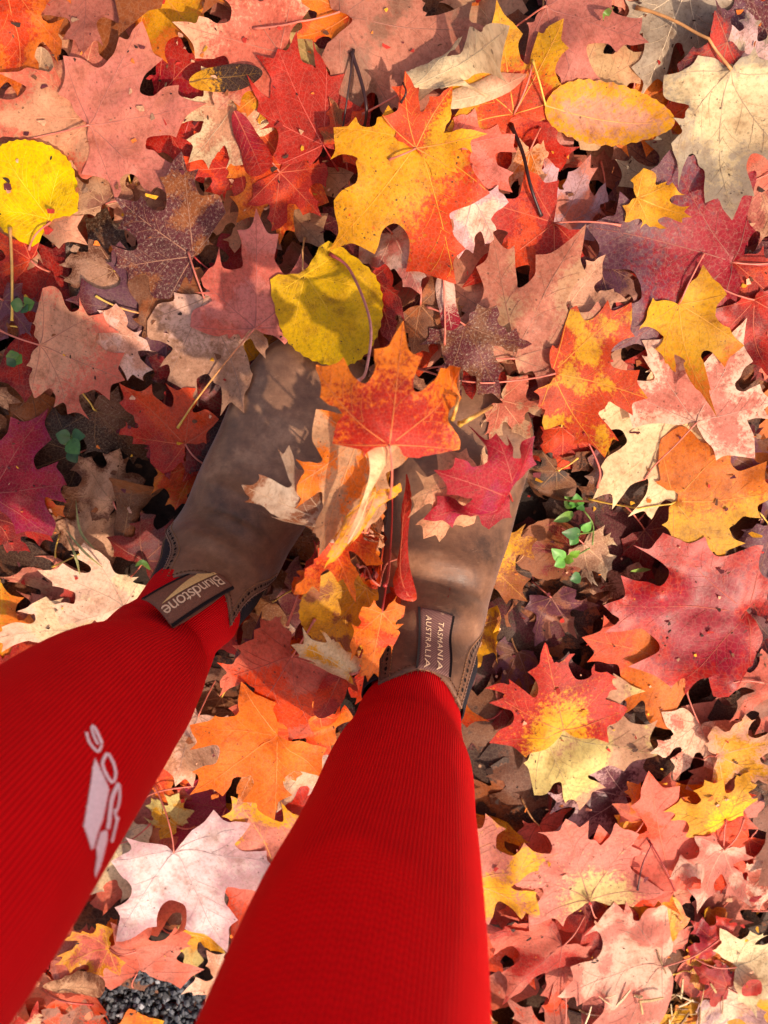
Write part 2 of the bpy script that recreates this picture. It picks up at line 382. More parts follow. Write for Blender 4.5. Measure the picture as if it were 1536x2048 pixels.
def text_mesh(txt, sx=1.0, space=1.0):
    cu = bpy.data.curves.new('lettering', 'FONT'); cu.body = txt; cu.size = 1.0; cu.resolution_u = 3; cu.space_character = space
    o = bpy.data.objects.new('lettering', cu); COL.objects.link(o)
    dg = bpy.context.evaluated_depsgraph_get(); dg.update()
    me = bpy.data.meshes.new_from_object(o.evaluated_get(dg))
    V = np.array([v.co[:2] for v in me.vertices]); F = [tuple(p.vertices) for p in me.polygons]
    bpy.data.objects.remove(o); bpy.data.curves.remove(cu); bpy.data.meshes.remove(me)
    V[:, 0] -= V[:, 0].min(); V[:, 0] *= sx
    return V, F

def stitches(B, pts, nrm_off, parent, name, mat, length=.0020, gap=.0011, w=.00045):
    """short raised stitches along a polyline of (s, phi)"""
    P = B.at(*np.array(pts).T, nrm_off); P2 = B.at(*np.array(pts).T, nrm_off+.0006)
    d = np.r_[0, np.cumsum(np.linalg.norm(np.diff(P, axis=0), axis=1))]; parts = []
    t = gap
    while t + length < d[-1]:
        ts = [t, t+length*.5, t+length]
        a = np.stack([np.interp(ts, d, P[:, k]) for k in range(3)], -1)
        a[1] += np.stack([np.interp(ts[1], d, (P2-P)[:, k]) for k in range(3)], -1)
        parts.append(tube(a, [w*.6, w, w*.6], 5)); t += length+gap
    v, f = join(parts)
    o = mesh_obj(name, v, f, mat, parent); o['kind'] = 'stuff'; return o

def build_boot(B, label, tabkind):
    root = empty('boot', tuple(B.pos)); tag(root, label, 'boot', 'pair of brown boots')
    def loc(o):                                          # meshes keep world coordinates under the placed root
        if o.parent is root: o.matrix_parent_inverse = Matrix.Translation(-Vector(B.pos))
        return o
    H90 = math.pi/2
    # front leather: vamp and front of the shaft in one piece
    def ff(t, r):
        s = r**0.9*B.s_top(t) if r < 1 else B.s_top(t)
        g = float(B.gore(s, t)); return float(s), t*(H90+math.radians(2) - g)
    front = loc(patch(B, 61, 90, ff, 0.0, .0022, 'front_leather', M_LEATHER, root, M_RAW))
    def fb(t, r):
        s = .2 + r*(NR+.0-.2 - .8*max(math.cos(t*H90), 0)**1.5*(r > .5)*(r-.5)*2); g = float(B.gore(s, -t)); return s, math.pi + t*(H90+math.radians(2)-g)
    loc(patch(B, 41, 60, fb, -.0004, .0022, 'back_leather', M_LEATHER, root, M_RAW))
    for sd in (-1, 1):
        def fg(t, r):
            s = 8.3 + r*(NR-.25-8.3); g = float(B.gore(s, sd)) + math.radians(3.5); return s, sd*H90 + t*g
        loc(patch(B, 15, 36, fg, -.0026, .0014, 'elastic_gore', M_GORE, root, uvf=lambda t, r: (r*1.0+t*.012, t*.2)))
    def fl(t, r):
        return 9.0 + r*(NR-9.5), t*math.pi
    loc(patch(B, 49, 18, fl, -.0055, .0012, 'lining', M_LINING, root))
    # sole: outline of the foot, a little proud, with a lighter welt ledge
    ys = np.linspace(0, 1, 60); out = []
    for sgn in (1, -1):
        pts = []
        for s in np.linspace(0.0, 8.9, 46):
            p = B.local(s, sgn*math.radians(118), .0028); pts.append((p[0], p[1]))
        out.append(pts)
    heel = [(.034*math.sin(a), .012 - .022*math.cos(a)) for a in np.linspace(math.radians(70), math.radians(-70), 9)]
    loop = out[0] + heel + out[1][::-1]
    n = len(loop); V = []
    for z, k in ((.0, .985), (.004, 1.0), (.017, 1.0), (.0195, .99)):
        cx = np.mean([p[0] for p in loop]); cy = np.mean([p[1] for p in loop])
        for x, y in loop: V.append(B.world((cx+(x-cx)*k, cy+(y-cy)*k, z)))
    F = grid_faces(n, 4, True) + [tuple(range(n))[::-1], tuple(3*n+i for i in range(n))]
    loc(mesh_obj('sole', V, F, M_SOLE, root, shade=False))
    # stitching and punched holes along both edges of the front panel and along the top
    holes = []
    for sd in (-1, 1):
        ss = np.linspace(8.6, NR+.05, 60)
        edge = H90 + math.radians(2) - B.gore(ss, sd)
        for dx, mt in ((.0022, M_THREAD_D), (.0098, M_THREAD)):
            loc(stitches(B, [(s, sd*(e-dx/.043)) for s, e in zip(ss, edge)], .0003, front, 'stitching', mt))
        P = B.at(ss, sd*(edge-.006/.043), .0004); P2 = B.at(ss, sd*(edge-.006/.043), .0014)
        d = np.r_[0, np.cumsum(np.linalg.norm(np.diff(P, axis=0), axis=1))]; t = .006; big = True
        while t < d[-1]-.003:
            c = np.array([np.interp(t, d, P[:, k]) for k in range(3)]); nn = np.array([np.interp(t, d, (P2-P)[:, k]) for k in range(3)]); nn /= np.linalg.norm(nn)
            tg = np.array([np.interp(t+.001, d, P[:, k]) for k in range(3)]) - c; tg /= np.linalg.norm(tg); bb = np.cross(nn, tg)
            r = .00165 if big else .0008
            v = [c+nn*.0001 + r*(tg*math.cos(a)*1.2+bb*math.sin(a)*.8) for a in np.linspace(0, 2*math.pi, 10, endpoint=False)]
            holes.append((v, [tuple(range(10)) if B.side*sd > 0 else tuple(range(10))[::-1]])); t += .0044; big = not big
    v, f = join(holes); o = loc(mesh_obj('punched_hole', v, f, M_HOLE, front)); o['kind'] = 'stuff'
    tt = np.linspace(-.97, .97, 80)
    loc(stitches(B, [(float(B.s_top(t))-.16, t*(H90+math.radians(2)-float(B.gore(B.s_top(t), t)))) for t in tt], .0003, front, 'stitching', M_THREAD_D))
    # frayed fibres along the raw top edge
    rnd = random.Random(5+int(B.side)); fr = []
    for k in range(150):
        t = rnd.choice((rnd.uniform(-1, 1), rnd.uniform(.75, 1), rnd.uniform(-1, -.75))); s = float(B.s_top(t)); ph = t*(H90+math.radians(2)-float(B.gore(s, t)))
        if rnd.random() < .5:
            s = rnd.uniform(8.8, NR); sd = rnd.choice((-1, 1)); ph = sd*(H90+math.radians(2)-float(B.gore(s, sd))); q = B.at(s, ph+sd*.05, -.0005+rnd.uniform(-.001, .001))
        else: q = B.at(s+.12, ph+rnd.uniform(-.05, .05), -.001+rnd.uniform(-.002, .001))
        a = B.at(s, ph, -.001); d = q-a; d *= rnd.uniform(.0012, .0032)/(np.linalg.norm(d)+1e-9)
        fr.append(tube([a, a+d*.6+np.array([rnd.uniform(-1, 1), rnd.uniform(-1, 1), 0])*.0004, a+d], [.0003, .0002, .0001], 4, False))
    v, f = join(fr); o = loc(mesh_obj('frayed_edge', v, f, M_RAW, front)); o['kind'] = 'stuff'
    # pull tab
    hw = .0150
    if tabkind == 'flat':                                # lies flat on the shaft, sewn down at the top edge
        s0, s1 = 9.35, float(B.s_top(0))
        def tabp(u, v, off):                             # u -1..1 across, v 0..1 from the lower end to the top edge
            s = s0 + (s1+.02-s0)*np.asarray(v); w = ring_val('w', s)
            return B.at(s, np.arcsin(np.clip(np.asarray(u)*hw/w, -1, 1))*.93 + math.radians(2) + math.radians(7)*(np.asarray(v)-.5), off)
    else:                                                # a loop standing out past the top edge
        st = float(B.s_top(0)) - .30                     # lies up against the shin, its end a little off the sock
        P0 = B.at(st, 0, -.0022); T = B.tab_end - P0; LT = np.linalg.norm(T); T /= LT
        X = np.array([.90, -.42, 0.0]); X -= T*(X@T); X /= np.linalg.norm(X); hw = .0150
        NN = np.cross(X, T); NN *= 1 if NN[2] > 0 else -1
        def tabp(u, v, off):
            u = np.asarray(u, float)[..., None]; v = np.asarray(v, float)[..., None]; off = np.asarray(off, float)
            return P0 + X*u*hw + T*v*LT + NN*(.0045*np.sin(v*math.pi*.75) - .0034*u*u + .0012*np.sin(u*2+v*3) + off + .0015)
    nu, nv = 9, 25; V = []; UV = []
    for o_ in (.0014, .0004):
        for j in range(nv):
            for i in range(nu):
                u, v = -1+2*i/(nu-1), j/(nv-1); V.append(tabp(u, v, o_)); UV.append((v*1.0+u*.25, u))
    n = nu*nv; F = grid_faces(nu, nv); F = F + [tuple(i+n for i in f)[::-1] for f in F]
    bd = list(range(nu)) + [j*nu+nu-1 for j in range(1, nv)] + [(nv-1)*nu+i for i in range(nu-2, -1, -1)] + [j*nu for j in range(nv-2, 0, -1)]
    F += [(b, a, a+n, b+n) for a, b in zip(bd, bd[1:]+bd[:1])]
    tab = loc(mesh_obj('pull_tab', V, F, M_TAB_P if tabkind == 'flat' else M_TAB, root, uv=UV))
    for sd in (-1, 1):
        V = []
        for j in range(nv):
            for u in (.91, 1.03): V.append(tabp(sd*u, j/(nv-1), .0019))
        for j in range(nv):
            for u in (.91, 1.03): V.append(tabp(sd*u, j/(nv-1), .0002))
        F = grid_faces(2, nv); m = 2*nv; F += [tuple(i+m for i in f) for f in F] + [(j*2+k, j*2+2+k, m+j*2+2+k, m+j*2+k) for j in range(nv-1) for k in (0, 1)]
        loc(mesh_obj('border', V, F, M_TAB_E, tab))
    flip = 1.0
    def put(name, V2, F2, u0, v0, su, sv, mat, off=.0021):
        """text runs along v (towards the top edge), letter tops towards +u (the photo's right)"""
        u = u0 + V2[:, 1]*su; v = v0 + V2[:, 0]*sv
        keep = [f for f in F2 if max(v[i] for i in f) <= 1.0]
        P = tabp(u*flip, v, off)
        loc(mesh_obj(name, P, keep, mat, tab, shade=False))
    if tabkind == 'flat':
        for txt, u0 in (('TASMANIA', .12*1.0), ('AUSTRALIA', -.60)):
            V2, F2 = text_mesh(txt, 1.0, 1.12); ln = .0082*V2[:, 0].max()
            sv = (.775 if txt == 'TASMANIA' else .835)/V2[:, 0].max()
            put('lettering', V2, F2, u0, .21 if txt == 'TASMANIA' else .16, .46, sv, M_LETTER)
        V2, F2 = text_mesh(') )', .5); put('lettering', V2, F2, .25, .02, .2, .08, M_LETTER)
    else:
        V2, F2 = text_mesh('Blundstone', .80, .9); sv = .90/V2[:, 0].max()
        put('lettering', V2, F2, .02, .08, .92, sv, M_LETTER)
        vs_ = np.linspace(.05, .93, 19); top = np.interp(vs_, [.05, .13, .19, .26, .40, .93], [-.30, -.58, -.80, -.62, -.56, -.10])
        LV = [(u, v) for v, t in zip(vs_, top) for u in np.linspace(-.08, t, 5)]
        P = tabp(np.array([q[0] for q in LV]), np.array([q[1] for q in LV]), .0021)
        loc(mesh_obj('logo_mark', P, grid_faces(5, 19), M_LOGO, tab, shade=False))
        # the loop's under layer, folded back to the boot
        V = []
        for j in range(nv):
            for i in range(nu):
                u, v = -1+2*i/(nu-1), j/(nv-1); V.append(tabp(u, v, -.0006 - .0052*math.sin(math.pi*min(1, (1-v)*1.2+.02))**.7 if v < 1 else .0004))
        loc(mesh_obj('tab_underside', V, grid_faces(nu, nv), M_TAB, root))
    return root

BOOT_R = Boot((0.0200, -0.3342), 16.5, 1, 20, 0.964, 0)
BOOT_L = Boot((-0.1690, -0.2693), 27.0, -1, 10, 0.928, 11, .90, .62)
# ------------------------------------------------------------------ the person: legs in red knee socks
M_SOCK = rib_material('ribbed_red_sock', (190, 0, 6), (255, 18, 26), 156, rough=0.85, sheen=0.2, bump=.75, dist=.0013, weave=(.27, .16, .33))
M_SOCK_L = rib_material('ribbed_red_sock_plain', (190, 0, 6), (255, 18, 26), 156, rough=0.85, sheen=0.2, bump=.75, dist=.0013)
M_KNIT = plain('knitted_white', (250, 238, 246), 0.9, 0.10, 700, bump=0.5)
M_SKIN = plain('skin', (205, 150, 122), 0.55, 0.06, 120)
M_CLOTH = plain('dark_cloth', (40, 44, 58), 0.9, 0.2, 500)
# centre pixel, half width in pixels, depth: the outline of each leg as the photo shows it
LEG_R = [(808, 1496, 122, .652), (800, 1545, 140, .618), (785, 1625, 158, .572), (771, 1700, 179, .532), (737, 1850, 224, .466), (697, 2048, 271, .394), (640, 2330, 330, .330)]
LEG_L = [(312, 1304, 110, .652), (276, 1350, 132, .615), (192, 1416, 172, .545), (86, 1520, 211, .474), (-16, 1626, 246, .418), (-170, 1788, 296, .365), (-360, 1995, 340, .320)]
def leg_path(spec, B, n=84):
    P = np.array([at_depth(a, b, d) for a, b, h, d in spec]); R = np.array([h*d/FPX for a, b, h, d in spec])
    ax = [9.8, 11.2, 12.4]                                # the ankle runs up the middle of the boot shaft
    P = np.vstack([[B.axis(s) for s in ax], P]); R = np.r_[[.033*B.sc, .036*B.sc, .0385*B.sc], R]
    # smooth through the points, evenly spaced
    t = np.r_[0, np.cumsum(np.linalg.norm(np.diff(P, axis=0), axis=1))]; tt = np.linspace(0, t[-1], n)
    def cr(a):
        i = np.clip(np.searchsorted(t, tt, 'right')-1, 0, len(t)-2); m = np.gradient(a, t); h = t[i+1]-t[i]; u = (tt-t[i])/h
        return (2*u**3-3*u**2+1)*a[i] + (u**3-2*u**2+u)*h*m[i] + (-2*u**3+3*u**2)*a[i+1] + (u**3-u**2)*h*m[i+1]
    return np.stack([cr(P[:, k]) for k in range(3)], -1), cr(R), tt
LEGS = {}
def sock(spec, B, parent, mat, name, folds):
    C, R, tt = leg_path(spec, B)
    T = np.gradient(C, axis=0); T /= np.linalg.norm(T, axis=1)[:, None]
    seg = 96; V = []; UV = []
    for i in range(len(C)):
        a = np.cross(T[i], np.array([0., 1, 0])); a /= np.linalg.norm(a); b = np.cross(a, T[i])      # a points sideways, b to the front
        if a[0] < 0: a = -a
        for k in range(seg+1):
            an = 2*math.pi*k/seg
            r = R[i]*(1 + .05*math.cos(2*an)*smooth(.05, .2, tt[i]) - .035*math.cos(2*an)*(1-smooth(.05, .2, tt[i])))
            for (t0, w, amp, sk) in folds:
                r += amp*math.exp(-((tt[i]-t0-sk*math.sin(an+.7))/w)**2)
            V.append(C[i] + r*(a*math.cos(an) + b*math.sin(an))); UV.append((k/seg, tt[i]))
    o = mesh_obj(name, V, grid_faces(seg+1, len(C)), mat, parent, uv=UV)
    return o, C, R
person = empty('person', (0.0, -0.32, 0.0))
person_inv = Matrix.Translation(-Vector(person.location))
sock_r, CR, RR = sock(LEG_R, BOOT_R, person, M_SOCK, 'knee_sock', [(.058, .008, .0016, .006), (.072, .006, -.0010, .008), (.086, .009, .0014, -.008), (.12, .016, -.0010, .015)])
sock_l, CL, RL = sock(LEG_L, BOOT_L, person, M_SOCK_L, 'knee_sock', [(.062, .012, .0040, .010), (.084, .007, -.0026, .012), (.105, .016, .0020, -.012), (.15, .02, -.0012, .02)])
for o in (sock_r, sock_l): o.matrix_parent_inverse = person_inv
tag(person, 'person standing in ribbed red knee socks, the left one with white lettering', 'person')
# the body inside and above the socks: one skinned mesh of legs, hips and trunk, out of the picture except in the socks
def skin_body():
    kr, kl = CR[-1], CL[-1]
    hip_r = np.array([.075, -.47, .86]); hip_l = np.array([-.115, -.47, .86]); pel = np.array([-.02, -.48, .92])
    V = [pel]; Rr = [.12]; E = []
    for hip, C, R in ((hip_r, CR, RR), (hip_l, CL, RL)):
        ch = [(hip, .085), (C[-1]*.4+hip*.6, .075)] + [(C[k], R[k]*.80) for k in range(len(C)-1, 2, -9)]
        last = 0
        for p, r in ch: V.append(p); Rr.append(r); E.append((last, len(V)-1)); last = len(V)-1
    me = bpy.data.meshes.new('legs'); me.from_pydata([tuple(p) for p in V], E, [])
    o = bpy.data.objects.new('body', me); COL.objects.link(o)
    sk = o.modifiers.new('skin', 'SKIN'); sk.use_smooth_shade = True
    for i, r in enumerate(Rr): me.skin_vertices[0].data[i].radius = (r, r)
    me.skin_vertices[0].data[0].use_root = True
    sb = o.modifiers.new('sub', 'SUBSURF'); sb.levels = 2; sb.render_levels = 2
    dg = bpy.context.evaluated_depsgraph_get(); dg.update()
    m2 = bpy.data.meshes.new_from_object(o.evaluated_get(dg)); bpy.data.objects.remove(o)
    m2.materials.clear(); m2.materials.append(M_SKIN)
    b = bpy.data.objects.new('body', m2); COL.objects.link(b); b.parent = person; b.matrix_parent_inverse = person_inv
    return b
body = skin_body()

# obstacles: what the camera sees of boots and legs, for draping leaves and for finding what stays visible
def world_tris(objs):
    V = []; T = []
    for o in objs:
        me = o.data; n = len(V); me.calc_loop_triangles()
        V += [tuple(v.co) for v in me.vertices]; T += [tuple(i+n for i in t.vertices) for t in me.loop_triangles]
    return V, T
SL_V, SL_T = world_tris([sock_l]); SOCK_L_TREE = BVHTree.FromPolygons(SL_V, SL_T)
hit = SOCK_L_TREE.ray_cast(Vector((0, 0, CAM_H)), Vector(ray(312, 1230)).normalized())[0]
BOOT_L.tab_end = np.array(hit) - ray(312, 1230)*.009
build_boot(BOOT_R, 'right brown leather pull-on boot with a lettered woven tab lying flat on its shaft', 'flat')
build_boot(BOOT_L, 'left brown leather pull-on boot with a looped tab standing up at its ankle', 'loop')

boot_meshes = [o for o in bpy.data.objects if o.type == 'MESH' and o.name.split('.')[0] in ('front_leather', 'elastic_gore', 'back_leather', 'sole')]
OBV, OBT = world_tris(boot_meshes + [sock_r, sock_l])
OB_TREE = BVHTree.FromPolygons(OBV, OBT)

# white letters and flash knitted into the left sock
def on_sock(px, py, off=.0007):
    d = Vector(ray(px, py)).normalized(); h = SOCK_L_TREE.ray_cast(Vector((0, 0, CAM_H)), d)
    if h[0] is None: return None
    n = h[1] if h[1].dot(d) < 0 else -h[1]
    return np.array(h[0] + n*off)
def knit_poly(name, poly, step=3.0):
    poly = np.array(poly, float); x0, y0 = poly.min(0); x1, y1 = poly.max(0)
    bd = []
    for a, b in zip(poly, np.roll(poly, -1, 0)):
        m = max(2, int(np.linalg.norm(b-a)/step))
        for k in range(m):                               # knitted edges are a little stepped
            bd.append(tuple(a+(b-a)*k/m + np.array([(1.4 if k % 2 else -1.4), 0])))
    pts = [Vector(p) for p in bd]
    g = []
    from mathutils.geometry import intersect_point_tri_2d
    def inside(q):
        c = False; n = len(poly)
        for i in range(n):
            a, b = poly[i], poly[(i+1) % n]
            if (a[1] > q[1]) != (b[1] > q[1]) and q[0] < (b[0]-a[0])*(q[1]-a[1])/(b[1]-a[1])+a[0]: c = not c
        return c
    y = y0
    while y < y1:
        x = x0
        while x < x1:
            if inside((x, y)): g.append(Vector((x, y)))
            x += 6
        y += 6
    vs, _, fs, *_ = delaunay_2d_cdt(pts+g, [], [list(range(len(pts)))], 1, 1e-4)
    P = [on_sock(v[0], v[1]) for v in vs]; ok = [p is not None for p in P]
    P = [p if p is not None else np.zeros(3) for p in P]
    F = [tuple(f)[::-1] for f in fs if all(ok[i] for i in f)]
    o = mesh_obj(name, P, F, M_KNIT, sock_l); return o
def stroke(pts, w):
    pts = np.array(pts, float); L = []; R = []
    T = np.gradient(pts, axis=0); T /= np.linalg.norm(T, axis=1)[:, None]; n = np.stack([-T[:, 1], T[:, 0]], -1)
    return np.vstack([pts+n*w/2, (pts-n*w/2)[::-1]])
flash = knit_poly('white_flash', [(188, 1517), (200, 1542), (216, 1578), (211, 1602), (203, 1640), (192, 1668), (186, 1692), (181, 1702), (172, 1672), (165, 1652), (172, 1612), (179, 1570), (184, 1535)])
knit_poly('white_flash', [(198, 1664), (212, 1660), (213, 1676), (207, 1700), (200, 1728), (188, 1756), (187, 1742), (191, 1716), (190, 1694)])
def letter(strokes):
    for k, (pts, w) in enumerate(strokes):
        knit_poly('white_letter', stroke(pts, w))
def curve(pts, m=6):
    pts = np.array(pts, float); t = np.arange(len(pts)); tt = np.linspace(0, len(pts)-1, (len(pts)-1)*m+1)
    i = np.clip(tt.astype(int), 0, len(pts)-2); g = np.gradient(pts, axis=0); u = (tt-i)[:, None]
    return (2*u**3-3*u**2+1)*pts[i]+(u**3-2*u**2+u)*g[i]+(-2*u**3+3*u**2)*pts[i+1]+(u**3-u**2)*g[i+1]
letter([(curve([(171, 1466), (176, 1484), (186, 1498), (195, 1504), (202, 1490)]), 5.0), (curve([(181, 1453), (188, 1458), (196, 1474), (202, 1488)]), 6.0), (curve([(181, 1456), (186, 1474), (194, 1490)]), 5.0)])
letter([(curve([(212, 1507), (203, 1526), (208, 1545), (218, 1562), (222, 1564)]), 6.0), (curve([(214, 1508), (224, 1526), (229, 1546), (226, 1562), (219, 1566)]), 5.5)])
letter([(curve([(235, 1567), (224, 1590), (219, 1612), (216, 1640), (213, 1658)]), 8.0), (curve([(236, 1570), (237, 1592), (234, 1612), (229, 1624)]), 5.0), (curve([(226, 1618), (231, 1640), (234, 1634)]), 5.0), (curve([(231, 1642), (226, 1664), (221, 1684)]), 5.0)])
# ------------------------------------------------------------------ leaves: outlines
HALF = [(.065,.875,0),(.12,.795,0),(.235,.765,1),(.20,.67,0),(.185,.58,0),(.205,.51,0),(.26,.47,0),(.34,.50,0),(.41,.575,0),(.47,.69,1),(.53,.63,0),(.62,.625,0),
        (.765,.60,1),(.69,.515,0),(.645,.44,0),(.695,.345,1),(.59,.325,0),(.515,.27,0),(.48,.20,0),(.515,.13,0),(.595,.07,0),(.69,-.03,1),(.56,-.07,0),(.47,-.11,0),(.41,-.20,1),
        (.31,-.14,0),(.20,-.11,0),(.09,-.06,0)]
def catmull(P, m, closed=False):
    P = np.asarray(P, float); n = len(P)
    if n < 3: return np.array([P[0]+(P[-1]-P[0])*k/m for k in range(m)])
    out = []
    for i in range(n-1):
        p0 = P[i-1] if i > 0 else 2*P[0]-P[1]; p1 = P[i]; p2 = P[i+1]; p3 = P[i+2] if i+2 < n else 2*P[-1]-P[-2]
        for k in range(m):
            t = k/m
            out.append(.5*((2*p1)+(-p0+p2)*t+(2*p0-5*p1+4*p2-p3)*t*t+(-p0+3*p1-3*p2+p3)*t**3))
    return np.array(out)
def outline(kind, rng, wid, m, lob=None, full=1.0):
    """closed outline in leaf units: stalk joins at the origin, tip at (0, 1); and the main veins as (start, end) pairs"""
    if kind == 'maple':
        if lob is None: lob = [(1, 1, 1, 1), (1.12, .86, 1.18, .72), (.92, 1.05, .92, .9), (1.22, .9, 1.25, .95), (.98, .95, 1.1, 1.15), (1.05, 1.0, 1.2, .6)][rng.integers(6)]
        runs = []; tips = {}
        for sd in (1, -1):
            kn = np.radians([0, 25, 51, 80, 103, 150, 180])
            da = np.radians([0, rng.normal(0, 3), rng.normal(0, 6), rng.normal(0, 4), rng.normal(0, 7), rng.normal(0, 5), 0])
            rs = np.array([1, rng.uniform(.86, 1.2), rng.normal(1, .08), rng.uniform(.88, 1.2), rng.normal(1, .13), rng.uniform(.8, 1.2), 1])
            rs[1] *= full; rs[3] *= full
            if lob: lk = lob if sd > 0 or len(lob) < 8 else lob[4:]; rs = rs*np.array([1, lk[0], lk[1], lk[2], lk[3], lk[3], 1])
            pts = []
            for x, y, t in HALF:
                r = math.hypot(x, y); a = math.atan2(x, y)
                a2 = a + np.interp(a, kn, da); r2 = r*np.interp(a, kn, rs)
                j = .012 if not t else .02
                q = (sd*(r2*math.sin(a2)*wid + rng.normal(0, j)), r2*math.cos(a2) + rng.normal(0, j), t)
                pts.append(q)
                if t and (abs(x-.765) < .001 or abs(x-.69) < .001): tips[(sd, x > .7)] = q[:2]
            runs.append(pts)
        seq = [(0.0, 1.0, 1)] + runs[0] + [(0.0, 0.0, 1)] + runs[1][::-1] + [(0.0, 1.0, 1)]
        out = []; cur = [seq[0][:2]]
        for p in seq[1:]:
            cur.append(p[:2])
            if p[2]: out.append(catmull(cur, m)); cur = [p[:2]]
        O = np.vstack(out)
        if m > 1 and rng.random() < .45:                 # nibbled or torn rims
            for _ in range(rng.integers(1, 4)):
                c = O[rng.integers(len(O))]; rr = rng.uniform(.05, .13); d = np.linalg.norm(O-c, axis=1); k = d < rr
                O[k] += (np.array([0, .42])-c)/np.linalg.norm(np.array([0, .42])-c)*(rr*.8*np.sqrt(1-d[k]/rr)*rng.uniform(.75, 1.2, k.sum()))[:, None]
        mains = [((0, 0), (0, .97))] + [((0, 0), (tips[(s, True)][0]*.96, tips[(s, True)][1]*.96)) for s in (1, -1)] + [((0, 0), (tips[(s, False)][0]*.93, tips[(s, False)][1]*.93)) for s in (1, -1)]
        return O, mains
    if kind == 'linden':
        n = 44*m//2; a = np.linspace(0, 2*math.pi, n, endpoint=False); O = []
        sk = rng.normal(0, .05)
        for t in a:                                      # t=0 tip, pi base notch
            c = abs(math.sin(t/2)); y = .5+.5*math.cos(t); w = .50*wid*math.sin(t)
            w *= 1 - .22*math.cos(t); yy = 1.02*y**.95
            yy -= .21*math.exp(-((abs(t-math.pi)-.55)/.33)**2)      # lobes beside the stalk
            O.append((w*1.06*(1+sk*np.sign(w)), yy))
        O = np.array(O); k = 8*m
        ser = np.array([1 + (.018 if i % 2 else -.010) for i in range(len(O))])
        c = np.array([0, .45]); O = c + (O-c)*ser[:, None]
        mains = [((0, .02), (0, .96))] + [((0, .02), (s*.40*wid, .42)) for s in (1, -1)] + [((0, .02), (s*.36*wid, .02)) for s in (1, -1)]
        return O, mains
    if kind in ('oval', 'elm'):
        n = 22*m; O = []
        for i in range(n):
            t = 2*math.pi*i/n; y = .5+.5*math.cos(t); w = .5*wid*math.copysign(abs(math.sin(t))**(1.0 if kind == 'elm' else 1.1), math.sin(t))
            w *= 1 - .25*(y-.5) if kind == 'elm' else 1
            s = (1 + (.03 if i % 2 else -.03)) if kind == 'elm' else 1
            O.append((w*s, y))
        return np.array(O), [((0, 0), (0, .97))]
    if kind == 'frag':                                   # a torn or crumpled scrap
        n = 9; O = []
        for i in range(n):
            t = 2*math.pi*i/n + rng.normal(0, .12); r = .5*rng.uniform(.7, 1.15)
            O.append((r*math.sin(t)*wid, .5+r*math.cos(t)))
        return catmull(O+[O[0]], m+1), [((0, .05), (0, .9))]
def pip(O, q):
    a = O; b = np.roll(O, -1, 0); k = a[:, 1] != b[:, 1]; a = a[k]; b = b[k]
    x = q[:, 0][:, None]; y = q[:, 1][:, None]
    m = (a[:, 1] > y) != (b[:, 1] > y)
    m &= x < (b[:, 0]-a[:, 0])*(y-a[:, 1])/(b[:, 1]-a[:, 1])+a[:, 0]
    return m.sum(1) % 2 == 1
def seg_dist(q, a, b):
    a = np.asarray(a, float); b = np.asarray(b, float); d = b-a; t = np.clip(((q-a)@d)/(d@d+1e-12), 0, 1)
    return np.linalg.norm(q-(a+t[:, None]*d), axis=1)
class Noise2:                                            # cheap smooth noise, -1..1
    def __init__(self, rng, f, n=7):
        self.k = rng.normal(0, f, (n, 2)); self.p = rng.uniform(0, 6.28, n)
    def __call__(self, q): return np.sin(q@self.k.T + self.p).mean(1)*1.7
FLATCACHE = {}
def flat_leaf(kind, seed, wid, m, h, lob=None, full=1.0):
    key = (kind, seed, round(wid, 3), m, h, lob, full)
    if key in FLATCACHE: return FLATCACHE[key]
    for tr in range(6):
        rng = np.random.default_rng(seed*7+tr*1000003)
        O, mains = outline(kind, rng, wid, m, lob, full)
        x0, y0 = O.min(0); x1, y1 = O.max(0)
        gx, gy = np.meshgrid(np.arange(x0, x1, h), np.arange(y0, y1, h*.87)); gx = gx + (np.arange(gx.shape[0]) % 2)[:, None]*h/2
        q = np.stack([gx.ravel(), gy.ravel()], -1) + rng.normal(0, h*.06, (gx.size, 2)); q = q[pip(O, q)]
        if len(q):
            dm = np.min(np.linalg.norm(q[:, None]-O[None], axis=2), 1); q = q[dm > h*.42]
        pts = [Vector(p) for p in np.vstack([O, q])]
        try:
            vs, _, fs, *_ = delaunay_2d_cdt(pts, [], [list(range(len(O)))], 1, 1e-5)
        except Exception: continue
        if len(fs) > 10: break
    V = np.array([(v[0], v[1]) for v in vs]); F = np.array([f[:3] for f in fs], int)
    e1 = V[F[:, 1]]-V[F[:, 0]]; e2 = V[F[:, 2]]-V[F[:, 0]]; cr = e1[:, 0]*e2[:, 1]-e1[:, 1]*e2[:, 0]
    F[cr < 0] = F[cr < 0][:, ::-1]; F = F[np.abs(cr) > 1e-9]
    r = (V, F, O, mains); FLATCACHE[key] = r; return r

